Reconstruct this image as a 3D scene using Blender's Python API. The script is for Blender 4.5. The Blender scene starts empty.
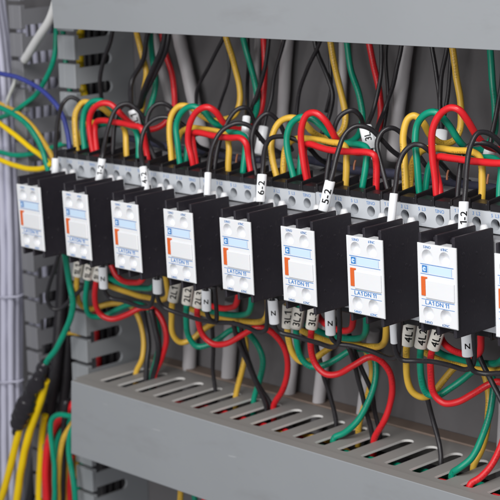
import bpy, bmesh, math, random
from mathutils import Vector, Matrix, noise
random.seed(7)
S = 0.001                                   # all numbers below are millimetres
C = bpy.context.scene.collection

# ------------------------------------------------------------------ camera
F_PX, YAW, PIT, ROL = 1730.406, 0.839081, -0.2135065, 0.0518746
CAM = Vector((834.818, -568.108, 169.084))
MROT = (Matrix.Rotation(YAW, 3, 'Z') @ Matrix.Rotation(PIT, 3, 'X') @ Matrix.Rotation(ROL, 3, 'Y'))
def at(px, py, Y):
    """point of the photograph (500 px wide) at depth plane Y, in mm"""
    d = MROT @ Vector(((px - 250) / F_PX, 1, (250 - py) / F_PX))
    return CAM + d * ((Y - CAM.y) / d.y)
cd = bpy.data.cameras.new('camera'); cam = bpy.data.objects.new('camera', cd); C.objects.link(cam)
cd.sensor_width = 36; cd.lens = 36 * F_PX / 500; cd.clip_start = 0.02; cd.clip_end = 50
m = Matrix.Identity(4)
for r in range(3):
    m[r][0] = MROT[r][0]; m[r][1] = MROT[r][2]; m[r][2] = -MROT[r][1]; m[r][3] = CAM[r] * S
cam.matrix_world = m
cd.dof.use_dof = True; cd.dof.focus_distance = 0.815; cd.dof.aperture_fstop = 24
bpy.context.scene.camera = cam

# ------------------------------------------------------------------ materials
def lin(c):
    return tuple(((v / 255) / 12.92 if v / 255 <= .04045 else ((v / 255 + .055) / 1.055) ** 2.4) for v in c) + (1,)
def mat(name, rgb, rough=.45, spec=.5, bump=.0, bscale=900, var=.06, vscale=60, dust=0, coat=0, subsurf=0):
    M = bpy.data.materials.new(name); M.use_nodes = True
    nt = M.node_tree; N = nt.nodes; L = nt.links; b = N['Principled BSDF']
    tc = N.new('ShaderNodeTexCoord')
    nz = N.new('ShaderNodeTexNoise'); nz.inputs['Scale'].default_value = vscale; nz.inputs['Detail'].default_value = 5
    L.new(tc.outputs['Object'], nz.inputs['Vector'])
    mx = N.new('ShaderNodeMix'); mx.data_type = 'RGBA'
    c = lin(rgb)
    mx.inputs['A'].default_value = tuple(v * (1 - var) for v in c[:3]) + (1,)
    mx.inputs['B'].default_value = tuple(min(1, v * (1 + var)) for v in c[:3]) + (1,)
    L.new(nz.outputs['Fac'], mx.inputs['Factor'])
    last = mx.outputs['Result']
    if dust:
        n2 = N.new('ShaderNodeTexNoise'); n2.inputs['Scale'].default_value = 700; n2.inputs['Detail'].default_value = 3
        L.new(tc.outputs['Object'], n2.inputs['Vector'])
        cr = N.new('ShaderNodeValToRGB'); cr.color_ramp.elements[0].position = .60; cr.color_ramp.elements[1].position = .74
        L.new(n2.outputs['Fac'], cr.inputs['Fac'])
        mm = N.new('ShaderNodeMath'); mm.operation = 'MULTIPLY'; mm.inputs[1].default_value = dust
        L.new(cr.outputs['Color'], mm.inputs[0])
        m2 = N.new('ShaderNodeMix'); m2.data_type = 'RGBA'; m2.inputs['B'].default_value = lin((150, 140, 130))
        L.new(last, m2.inputs['A']); L.new(mm.outputs[0], m2.inputs['Factor']); last = m2.outputs['Result']
    L.new(last, b.inputs['Base Color'])
    mr = N.new('ShaderNodeMapRange'); mr.inputs['To Min'].default_value = rough * .85; mr.inputs['To Max'].default_value = min(1, rough * 1.2)
    L.new(nz.outputs['Fac'], mr.inputs['Value']); L.new(mr.outputs['Result'], b.inputs['Roughness'])
    b.inputs['Specular IOR Level'].default_value = spec
    if coat: b.inputs['Coat Weight'].default_value = coat
    if subsurf:
        b.inputs['Subsurface Weight'].default_value = subsurf; b.inputs['Subsurface Scale'].default_value = .001
    if bump:
        n3 = N.new('ShaderNodeTexNoise'); n3.inputs['Scale'].default_value = bscale; n3.inputs['Detail'].default_value = 3
        L.new(tc.outputs['Object'], n3.inputs['Vector'])
        bp = N.new('ShaderNodeBump'); bp.inputs['Strength'].default_value = bump; bp.inputs['Distance'].default_value = .0004
        L.new(n3.outputs['Fac'], bp.inputs['Height']); L.new(bp.outputs['Normal'], b.inputs['Normal'])
    return M
def smudged(M):
    nt = M.node_tree; N = nt.nodes; L = nt.links; b = N['Principled BSDF']
    src = b.inputs['Base Color'].links[0].from_socket
    tc = N.new('ShaderNodeTexCoord'); mp = N.new('ShaderNodeMapping'); mp.inputs['Scale'].default_value = (9, 9, 26); mp.inputs['Rotation'].default_value = (0, .5, 0)
    L.new(tc.outputs['Object'], mp.inputs['Vector'])
    n = N.new('ShaderNodeTexNoise'); n.inputs['Scale'].default_value = 1.6; n.inputs['Detail'].default_value = 6; n.inputs['Roughness'].default_value = .65
    L.new(mp.outputs['Vector'], n.inputs['Vector'])
    r = N.new('ShaderNodeValToRGB'); r.color_ramp.elements[0].position = .56; r.color_ramp.elements[1].position = .8
    r.color_ramp.elements[1].color = (.35, .35, .35, 1)
    L.new(n.outputs['Fac'], r.inputs['Fac'])
    mx = N.new('ShaderNodeMix'); mx.data_type = 'RGBA'; mx.inputs['B'].default_value = lin((118, 116, 116))
    L.new(src, mx.inputs['A']); L.new(r.outputs['Color'], mx.inputs['Factor'])
    # fine scratches
    mp2 = N.new('ShaderNodeMapping'); mp2.inputs['Scale'].default_value = (30, 30, 260); mp2.inputs['Rotation'].default_value = (0, .9, 0)
    L.new(tc.outputs['Object'], mp2.inputs['Vector'])
    n2 = N.new('ShaderNodeTexNoise'); n2.inputs['Scale'].default_value = 1.5; n2.inputs['Detail'].default_value = 2
    L.new(mp2.outputs['Vector'], n2.inputs['Vector'])
    r2 = N.new('ShaderNodeValToRGB'); r2.color_ramp.elements[0].position = .735; r2.color_ramp.elements[1].position = .76
    r2.color_ramp.elements[1].color = (.3, .3, .3, 1); L.new(n2.outputs['Fac'], r2.inputs['Fac'])
    m2 = N.new('ShaderNodeMix'); m2.data_type = 'RGBA'; m2.inputs['B'].default_value = lin((190, 190, 192))
    L.new(mx.outputs['Result'], m2.inputs['A']); L.new(r2.outputs['Color'], m2.inputs['Factor'])
    L.new(m2.outputs['Result'], b.inputs['Base Color']); return M
def printed(M, ink, off=0.0, strength=.38):
    """rows of tiny ink glyph-like ticks along a wire (UV: u in mm, v round the wire)"""
    nt = M.node_tree; N = nt.nodes; L = nt.links; b = N['Principled BSDF']
    src = b.inputs['Base Color'].links[0].from_socket
    uv = N.new('ShaderNodeUVMap'); sp = N.new('ShaderNodeSeparateXYZ'); L.new(uv.outputs['UV'], sp.inputs[0])
    def math_(op, a, bb):
        n = N.new('ShaderNodeMath'); n.operation = op
        for i, v in enumerate((a, bb)):
            if isinstance(v, (int, float)): n.inputs[i].default_value = v
            else: L.new(v, n.inputs[i])
        return n.outputs[0]
    u, v = sp.outputs[0], sp.outputs[1]
    band = math_('MULTIPLY', math_('GREATER_THAN', v, .42), math_('LESS_THAN', v, .58))
    run = math_('LESS_THAN', math_('FRACT', math_('MULTIPLY', math_('ADD', u, off), 1 / 52.), 0), .52)
    wn = N.new('ShaderNodeTexWhiteNoise'); wn.noise_dimensions = '2D'
    cb = N.new('ShaderNodeCombineXYZ')
    L.new(math_('FLOOR', math_('MULTIPLY', u, 2.6), 0), cb.inputs[0]); L.new(math_('FLOOR', math_('MULTIPLY', v, 26), 0), cb.inputs[1])
    L.new(cb.outputs[0], wn.inputs['Vector'])
    gap = math_('GREATER_THAN', math_('FRACT', math_('MULTIPLY', u, .65), 0), .25)
    k = math_('MULTIPLY', math_('MULTIPLY', band, run), math_('MULTIPLY', math_('GREATER_THAN', wn.outputs['Value'], .45), gap))
    k = math_('MULTIPLY', k, strength)
    mx = N.new('ShaderNodeMix'); mx.data_type = 'RGBA'; mx.inputs['B'].default_value = lin(ink)
    L.new(src, mx.inputs['A']); L.new(k, mx.inputs['Factor']); L.new(mx.outputs['Result'], b.inputs['Base Color'])
    return M
M = dict(
    duct=smudged(mat('grey duct plastic', (143, 146, 150), .5, .32, .08, 400, .06, 14, .09)),
    duct_top=mat('grey duct wall plastic', (150, 147, 145), .55, .3, .08, 600, .05, 30, .12),
    cut=mat('pale punched plastic edge', (226, 224, 222), .5, .3, .05, 600, .04, 40),
    duct_far=mat('darker grey duct plastic', (122, 122, 127), .5, .32, .06, 500, .05, 25, .08),
    shade=mat('brownish duct shade strip', (134, 118, 108), .6, .25, .1, 500, .08, 25, .1),  # brown tone holds shade and reflected light near the back panel
    panel=mat('grey painted back panel', (103, 101, 103), .6, .3, .1, 700, .07, 20, .1),
    black=mat('black moulded plastic', (39, 36, 43), .46, .45, .18, 1400, .12, 120, .05),
    blackfin=mat('black barrier plastic', (30, 28, 32), .38, .5, .1, 1200, .12, 150, .03),
    white=mat('white moulded plastic', (226, 227, 230), .4, .45, .03, 900, .02, 80, .02, subsurf=.08),
    shelf=mat('light grey moulded plastic', (192, 196, 202), .45, .45, .06, 900, .035, 80, .08),
    body=mat('grey contactor plastic', (150, 150, 154), .5, .4, .1, 700, .06, 70, .15),
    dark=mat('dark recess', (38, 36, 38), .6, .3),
    steel=mat('zinc screw', (150, 148, 145), .3, .8, .1, 2500),
    blue=mat('blue print', (58, 126, 196), .5, .3), blueline=mat('pale blue print', (92, 150, 205), .5, .3),
    paleblue=mat('pale blue label', (198, 220, 242), .5, .3, var=.02),
    orange=mat('orange marker plastic', (216, 100, 44), .4, .45),
    ink=mat('black ink', (24, 24, 26), .6, .2),
    sleeve=mat('white sleeve plastic', (236, 238, 242), .35, .5, .05, 1500, .02, 200),
    beige=mat('ivory sleeve plastic', (238, 233, 224), .4, .5, .05, 1500, .04, 200),
    yellow=printed(mat('yellow wire insulation', (222, 178, 66), .36, .5, .05, 1500, .05, 90, .04), (60, 40, 20)),
    green=printed(mat('green wire insulation', (0, 140, 112), .36, .5, .05, 1500, .06, 90, .03), (10, 30, 25), 20),
    red=printed(mat('red wire insulation', (216, 34, 42), .36, .5, .05, 1500, .05, 90, .03), (120, 10, 20), 37),
    wblack=mat('black wire insulation', (40, 38, 42), .38, .5, .12, 1800, .15, 120, .08),
    lemon=mat('bright yellow insulation', (235, 198, 6), .4, .5, .05, 1500, .05, 90),
    wblue=mat('blue wire insulation', (52, 62, 138), .4, .5, .05, 1500, .06, 90),
    navy=mat('dark blue cable sheath', (66, 68, 88), .5, .4, .08, 900, .08, 60, .15),
    lilac=mat('pale grey cable sheath', (186, 186, 204), .5, .4, .1, 700, .06, 50, .06),
    pale=mat('grey cable sheath', (186, 183, 186), .5, .4, .1, 700, .06, 40, .1),
    wwhite=mat('white cable sheath', (212, 212, 212), .45, .4, .05, 900, .04, 50),
    tape=mat('black insulating tape', (38, 35, 40), .22, .6, .35, 420, .2, 200),
    copper=mat('copper', (184, 116, 80), .35, .8),
)

# ------------------------------------------------------------------ mesh helpers
class MB:
    def __init__(s): s.v = []; s.f = []; s.mi = []; s.uv = {}; s.sm = []
    def face(s, idx, mi=0, smooth=False): s.f.append(tuple(idx)); s.mi.append(mi); s.sm.append(smooth)
    def pts(s, P): n = len(s.v); s.v += [Vector(p) for p in P]; return list(range(n, n + len(P)))
    def quad(s, a, b, c, d, mi=0): s.face(s.pts([a, b, c, d]), mi)
    def box(s, x0, x1, y0, y1, z0, z1, bev=0., mi=0, slant=0.):
        """box with chamfered edges; slant lowers the rear top edge"""
        if bev <= 0: bev = 1e-3
        b = min(bev, (x1 - x0) / 2.2, (y1 - y0) / 2.2, (z1 - z0) / 2.2)
        A = {}
        for ix, X in ((0, x0), (1, x1)):
            for iy, Y in ((0, y0), (1, y1)):
                for iz, Z in ((0, z0), (1, z1)):
                    sx, sy, sz = (b if ix == 0 else -b), (b if iy == 0 else -b), (b if iz == 0 else -b)
                    zz = Z + (slant if (iz == 1 and iy == 1) else 0)
                    A[ix, iy, iz] = s.pts([(X, Y + sy, zz + sz), (X + sx, Y, zz + sz), (X + sx, Y + sy, zz)])
        g = lambda k, a: A[k][a]
        for i in (0, 1):
            s.face([g((i, 0, 0), 0), g((i, 1, 0), 0), g((i, 1, 1), 0), g((i, 0, 1), 0)][::1 if i else -1], mi)
            s.face([g((0, i, 0), 1), g((1, i, 0), 1), g((1, i, 1), 1), g((0, i, 1), 1)][::-1 if i else 1], mi)
            s.face([g((0, 0, i), 2), g((1, 0, i), 2), g((1, 1, i), 2), g((0, 1, i), 2)][::1 if i else -1], mi)
        for i in (0, 1):
            for j in (0, 1):
                p, q = (i, j, 0), (i, j, 1); f = [g(p, 0), g(p, 1), g(q, 1), g(q, 0)]; s.face(f if (i + j) % 2 == 0 else f[::-1], mi)
                p, q = (i, 0, j), (i, 1, j); f = [g(p, 0), g(p, 2), g(q, 2), g(q, 0)]; s.face(f[::-1] if (i + j) % 2 == 0 else f, mi)
                p, q = (0, i, j), (1, i, j); f = [g(p, 1), g(p, 2), g(q, 2), g(q, 1)]; s.face(f if (i + j) % 2 == 0 else f[::-1], mi)
        for k, t in A.items():
            s.face(t if sum(k) % 2 else t[::-1], mi)
    def holed(s, fn, x0, x1, cells, ys, hw, thick, cone=None, mi=0, mi_in=None):
        """a plate strip: cells = list of (xa, xb, cx); inner boundary cx +- hw(y) for y in ys.
        fn(a, b, d) -> 3D point, d = depth below the surface"""
        mi_in = mi if mi_in is None else mi_in
        for xa, xb, cx in cells:
            for k in range(len(ys) - 1):
                ya, yb = ys[k], ys[k + 1]; ha, hb = hw(ya), hw(yb)
                s.quad(fn(xa, ya, 0), fn(cx - ha, ya, 0), fn(cx - hb, yb, 0), fn(xa, yb, 0), mi)
                s.quad(fn(cx + ha, ya, 0), fn(xb, ya, 0), fn(xb, yb, 0), fn(cx + hb, yb, 0), mi)
                if thick and (ha > 1e-6 or hb > 1e-6):
                    for sg in (-1, 1):
                        P = [fn(cx + sg * ha, ya, 0), fn(cx + sg * hb, yb, 0), fn(cx + sg * hb, yb, thick), fn(cx + sg * ha, ya, thick)]
                        s.quad(*(P if sg < 0 else P[::-1]), mi_in)
    def dish(s, fn, cx, cy, r, prof, mi=0, n=28):
        """concave dish; prof = [(radius fraction, depth)]"""
        rings = []
        for rf, d in prof:
            rings.append(s.pts([fn(cx + r * rf * math.cos(2 * math.pi * k / n), cy + r * rf * math.sin(2 * math.pi * k / n), d) for k in range(n)]))
        for a, b in zip(rings, rings[1:]):
            for k in range(n): s.face([a[k], a[(k + 1) % n], b[(k + 1) % n], b[k]], mi, True)
        s.face(rings[-1], mi, True)
    def tube(s, P, r, n=10, cap=True, ry=None, wide=None, mi=0):
        """tube along points P; r number or list; optional oval: ry across, wide = wide-axis direction"""
        P = [Vector(p) for p in P]; m_ = len(P)
        T = [(P[min(i + 1, m_ - 1)] - P[max(i - 1, 0)]).normalized() for i in range(m_)]
        up = Vector((.6, -.75, .3)) if wide is None else T[0].cross(wide)
        nrm = (up - T[0] * up.dot(T[0])).normalized()
        rings = []; L = 0
        for i in range(m_):
            nrm = (nrm - T[i] * nrm.dot(T[i])).normalized(); bn = T[i].cross(nrm)
            if i: L += (P[i] - P[i - 1]).length
            ri = r[i] if isinstance(r, (list, tuple)) else r
            ro = ri if ry is None else ry
            ring = s.pts([P[i] - nrm * ri * math.cos(2 * math.pi * k / n) + bn * ro * math.sin(2 * math.pi * k / n) for k in range(n)])
            rings.append((ring, L))
        for (a, la), (b, lb) in zip(rings, rings[1:]):
            for k in range(n):
                k2 = (k + 1) % n
                s.uv[len(s.f)] = [(la, k / n), (lb, k / n), (lb, (k + 1) / n), (la, (k + 1) / n)]
                s.face([a[k], b[k], b[k2], a[k2]], mi, True)
        if cap:
            s.face(rings[0][0], mi); s.face(rings[-1][0][::-1], mi)
    def text(s, string, size, place, align='CENTER', mi=0, sx=1.0):
        V, F = text_geo(string)
        if not V: return
        xs = [p[0] for p in V]; w = max(xs) + min(xs)
        o = {'CENTER': -w / 2, 'LEFT': 0, 'RIGHT': -max(xs)}[align]
        i0 = s.pts([place((p[0] + o) * size * sx, p[1] * size) for p in V])
        for f in F: s.face([i0[k] for k in f], mi)
    def build(s, name, mats, parent=None, loc=None, fix=True):
        me = bpy.data.meshes.new(name)
        o0 = Vector(loc) if loc is not None else Vector((0, 0, 0))
        me.from_pydata([(v - o0) * S for v in s.v], [], s.f)
        for m_ in (mats if isinstance(mats, (list, tuple)) else [mats]): me.materials.append(m_)
        me.polygons.foreach_set('material_index', s.mi); me.polygons.foreach_set('use_smooth', s.sm)
        if s.uv:
            ul = me.uv_layers.new(name='UVMap')
            for p in me.polygons:
                if p.index in s.uv:
                    for li, c in zip(p.loop_indices, s.uv[p.index]): ul.data[li].uv = c
        me.update()
        o = bpy.data.objects.new(name, me); C.objects.link(o)
        if loc is not None: o.location = o0 * S
        if parent is not None: o.parent = parent
        return o
_gc = {}
def glyph(ch):
    """outline faces of one character (height about 0.7), finely cut so that it can be bent; '1' is drawn with a flag"""
    if ch in _gc: return _gc[ch]
    bm = bmesh.new()
    if ch == '1':
        for q in ([(.17, 0), (.27, 0), (.27, .7), (.17, .7)], [(.17, .7), (.0, .58), (.0, .47), (.17, .585)]):
            bm.faces.new([bm.verts.new((x, y, 0)) for x, y in q])
    else:
        cu = bpy.data.curves.new('lettering', 'FONT'); cu.body = ch; cu.size = 1; cu.resolution_u = 3
        ob = bpy.data.objects.new('lettering', cu); C.objects.link(ob)
        dg = bpy.context.evaluated_depsgraph_get(); ev = ob.evaluated_get(dg); bm.from_mesh(ev.to_mesh())
        ev.to_mesh_clear(); bpy.data.objects.remove(ob); bpy.data.curves.remove(cu)
    for _ in range(3):
        bmesh.ops.triangulate(bm, faces=bm.faces[:])
        E_ = [e for e in bm.edges if e.calc_length() > .16]
        if not E_: break
        bmesh.ops.subdivide_edges(bm, edges=E_, cuts=1)
    bm.verts.index_update()
    V = [(v.co.x, v.co.y) for v in bm.verts]; F = [tuple(v.index for v in f.verts) for f in bm.faces]; bm.free()
    x0 = min(p[0] for p in V); V = [(x - x0, y) for x, y in V]
    _gc[ch] = (V, F, max(p[0] for p in V)); return _gc[ch]
def text_geo(string):
    V, F, x = [], [], 0
    for ch in string:
        if ch == ' ': x += .26; continue
        v, f, w = glyph(ch); n = len(V)
        V += [(x + p[0], p[1]) for p in v]; F += [tuple(i + n for i in t) for t in f]; x += w + .13
    return V, F
def smooth_path(P, per=7):
    P = [Vector(p) for p in P]
    if len(P) == 2: return [P[0].lerp(P[1], t / per) for t in range(per + 1)]
    Q = [P[0] * 2 - P[1]] + P + [P[-1] * 2 - P[-2]]; out = []
    for i in range(1, len(Q) - 2):
        a, b, c, d = Q[i - 1:i + 3]
        # centripetal Catmull-Rom
        t0 = 0; t1 = t0 + max(1e-4, (b - a).length) ** .5; t2 = t1 + max(1e-4, (c - b).length) ** .5; t3 = t2 + max(1e-4, (d - c).length) ** .5
        for k in range(per):
            t = t1 + (t2 - t1) * k / per
            A1 = a * ((t1 - t) / (t1 - t0)) + b * ((t - t0) / (t1 - t0)); A2 = b * ((t2 - t) / (t2 - t1)) + c * ((t - t1) / (t2 - t1)); A3 = c * ((t3 - t) / (t3 - t2)) + d * ((t - t2) / (t3 - t2))
            B1 = A1 * ((t2 - t) / (t2 - t0)) + A2 * ((t - t0) / (t2 - t0)); B2 = A2 * ((t3 - t) / (t3 - t1)) + A3 * ((t - t1) / (t3 - t1))
            out.append(B1 * ((t2 - t) / (t2 - t1)) + B2 * ((t - t1) / (t2 - t1)))
    out.append(P[-1]); 
    for _ in range(2):
        out = [out[0]] + [out[i] * .5 + (out[i - 1] + out[i + 1]) * .25 for i in range(1, len(out) - 1)] + [out[-1]]
    return out
def tag(o, label=None, cat=None, group=None, kind=None):
    for k, v in (('label', label), ('category', cat), ('group', group), ('kind', kind)):
        if v: o[k] = v
    return o
def empty(name, loc):
    o = bpy.data.objects.new(name, None); C.objects.link(o); o.location = Vector(loc) * S; o.empty_display_size = .01
    return o

# ------------------------------------------------------------------ setting: back panel
PY = 103
b = MB(); b.box(-420, 620, PY, PY + 3, -420, 330, .3)
tag(b.build('back_panel', M['panel']), kind='structure')

# ------------------------------------------------------------------ cable ducts
PITCH = 17.1
def stadium(c0, c1, h, r_start, r_end):
    def hw(y):
        if y <= c0 or y >= c1: return 0.
        v = h
        if y < c0 + r_start: v = min(v, h * math.sqrt(max(0, 1 - ((c0 + r_start - y) / r_start) ** 2)))
        if y > c1 - r_end: v = min(v, h * math.sqrt(max(0, 1 - ((y - c1 + r_end) / r_end) ** 2)))
        return v
    return hw
def ylist(c0, c1, r0, r1, lo, hi):
    L = [lo, c0]
    L += [c0 + r0 * (1 - math.cos(math.pi / 2 * k / 6)) for k in range(1, 7)]
    L += [c1 - r1 + r1 * math.sin(math.pi / 2 * k / 6) for k in range(0, 7)] + [hi]
    return sorted(set(round(v, 4) for v in L))
def horizontal_duct(label, xl_top, xl_bot, xr, y0, z0, z1, slots_on_top, slot_off):
    root = empty('cable_duct', (xl_top, PY, z0)); R0 = Vector((xl_top, PY, z0))
    tag(root, label, 'cable duct')
    def part(name, mb, mt):
        o = mb.build(name, mt, root, loc=R0); o.location = (0, 0, 0); return o
    # cover: front sheet with small rounded lips
    cv = MB(); t = 1.6; n = 4; rr = .35
    prof = [(y0 + 7, z1)] + [(y0 + rr - rr * math.sin(math.pi / 2 * k / n), z1 - rr + rr * math.cos(math.pi / 2 * k / n)) for k in range(n + 1)]
    prof += [(y0 + rr - rr * math.cos(math.pi / 2 * k / n), z0 + rr - rr * math.sin(math.pi / 2 * k / n)) for k in range(n + 1)] + [(y0 + 7, z0)]
    inn = [(y0 + 7, z0 + t), (y0 + t, z0 + t), (y0 + t, z1 - t), (y0 + 7, z1 - t)]
    xl = lambda z: xl_bot + (xl_top - xl_bot) * (z - z0) / (z1 - z0)
    ring = prof + inn
    a = cv.pts([(xl(z), y, z) for y, z in ring]); c = cv.pts([(xr, y, z) for y, z in ring])
    for i in range(len(ring)):
        j = (i + 1) % len(ring); sm = 0 < i < len(prof) - 2 and (prof[i][1] - prof[i + 1][1]) < 3 if i + 1 < len(prof) else False
        cv.face([a[i], a[j], c[j], c[i]], 1 if i == 0 else 0, bool(sm))
    # left cap of the sheet
    k = len(prof)
    cv.face([a[k + 1], a[k + 2]] + a[2:k - 2][::1], 0)
    part('cover', cv, [M['duct'], M['duct_top']])
    # slotted wall (top of lower duct / bottom of upper duct)
    w = MB(); zt = (z1 - .9) if slots_on_top else (z0 + .9); sg = -1 if slots_on_top else 1
    fn = lambda x, y, d: (x, y, zt + sg * d)
    c0, c1 = y0 + 13.3, y0 + 49.5
    hw = stadium(c0, c1, 3.9, .9, 4.2); ys = ylist(c0, c1, .9, 4.2, y0 + 7, PY - .2)
    n0 = math.ceil((xl_top + 6 - slot_off) / PITCH); n1 = int((xr - slot_off) / PITCH)
    cells = []
    xa = min(xl_top, xl_bot)
    for i in range(n0, n1 + 1):
        cx = slot_off + i * PITCH; cells.append((xa if i == n0 else cx - PITCH / 2, cx + PITCH / 2, cx))
    w.holed(fn, 0, 0, cells, ys, hw, 1.3, mi_in=1)
    w2 = MB()  # underside skin of the wall
    fn2 = lambda x, y, d: (x, y, zt + sg * 1.3)
    w.holed(fn2, 0, 0, cells, ys, hw, 0)
    xe = cells[-1][1]
    part('slotted_wall', w, [M['duct_top'], M['cut']])
    # other wall and base
    q = MB(); zb = (z0 + .9, z0 + 3) if slots_on_top else (z1 - 3, z1 - .9)
    q.box(xa + 1, xe, y0 + 7, PY - .2, zb[0], zb[1], .2)
    part('closed_wall', q, M['duct_top'])
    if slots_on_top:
        q = MB(); q.box(xa + 2, xe - 1, PY - 11, PY - .3, z1 - .88, z1 + .3, .3); part('rear_shade_strip', q, M['shade'])  # added strip, shade and reflection at the duct's rear put into its colour
    q = MB(); q.box(xa + 1, xe, PY - 2.4, PY - .1, z0 + 3.2, z1 - 3.4, .2); part('base', q, M['duct_top'])
    return root
horizontal_duct('lower horizontal grey cable duct with a row of slots along its top', -4, -10, 420, 32, -178, -129.6, True, 10.4)
horizontal_duct('upper horizontal grey cable duct crossing above all the wire loops', 3.5, 5.2, 420, 32, 87, 165, False, 10.4)
# screw / small stud on top of lower duct near its left end
def slotted_side(label, xw, zoff, z_lo, z_hi, skew, lipw, y0=57, mt='duct'):
    """one toothed side wall of a vertical duct, lips towards the front"""
    root = empty('vertical_cable_duct', (xw, PY, z_lo)); R0 = Vector((xw, PY, z_lo)); tag(root, label, 'cable duct')
    P = 17.45
    X = lambda z: xw + skew * z
    w = MB()
    c0, c1 = y0 - 5, y0 + 28.5
    st = stadium(c0, c1, 3.7, .1, 3.4)
    hw = st
    ys = [y0 + 2.8, y0 + 9.5] + [c1 - 3.4 + 3.4 * math.sin(math.pi / 2 * k / 6) for k in range(7)] + [PY - .3]
    n0, n1 = math.ceil((z_lo - zoff) / P), int((z_hi - zoff) / P)
    cells = [(zoff + i * P - P / 2, zoff + i * P + P / 2, zoff + i * P) for i in range(n0, n1 + 1)]
    w.holed(lambda z, y, d: (X(z) - d, y, z), 0, 0, cells, ys, hw, 2.0)
    w.holed(lambda z, y, d: (X(z) - 2.0, y, z), 0, 0, cells, ys, hw, 0)
    o = w.build('slotted_wall', M[mt], root, loc=R0); o.location = (0, 0, 0)
    g = MB()
    for za, zb, cz in cells[:-1]:
        a, c = cz + 1.25, cz + P - 1.25
        # lip: two steps, rounded front edge
        for (xa, xb, ya, yb) in ((-lipw, -lipw * .63, y0 + .5, y0 + 3), (-lipw * .6, 0.05, y0, y0 + 2.6)):
            ids = []
            zm = [a + .5, c - .5]
            k0 = len(g.v)
            g.box(xa, xb, ya, yb, a, c, .45)
            for v in g.v[k0:]: v.x += X(v.z)
        k0 = len(g.v); g.box(-lipw + .2, -.1, y0 + 2.4, y0 + 4, a, c, .3)
        for v in g.v[k0:]: v.x += X(v.z)
    o = g.build('finger_lips', M[mt], root, loc=R0); o.location = (0, 0, 0)
    return root
slotted_side('toothed grey vertical duct wall behind the left ends of both horizontal ducts', -14.2, 63.4, -330, 150, .050, 17.5)
slotted_side('far left toothed grey vertical duct wall beside the bundle of pale cables', -68.3, 63.0, -330, 200, .046, 13.5, mt='duct_far')

# mounting rail
b = MB(); b.box(-30, 420, 98.2, 99.4, -36, -1, .2); b.box(-30, 420, 99.4, PY - .1, -31, -6, .2)
tag(b.build('mounting_rail', M['steel']), 'steel mounting rail hidden behind the row of contactors', 'rail')

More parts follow.
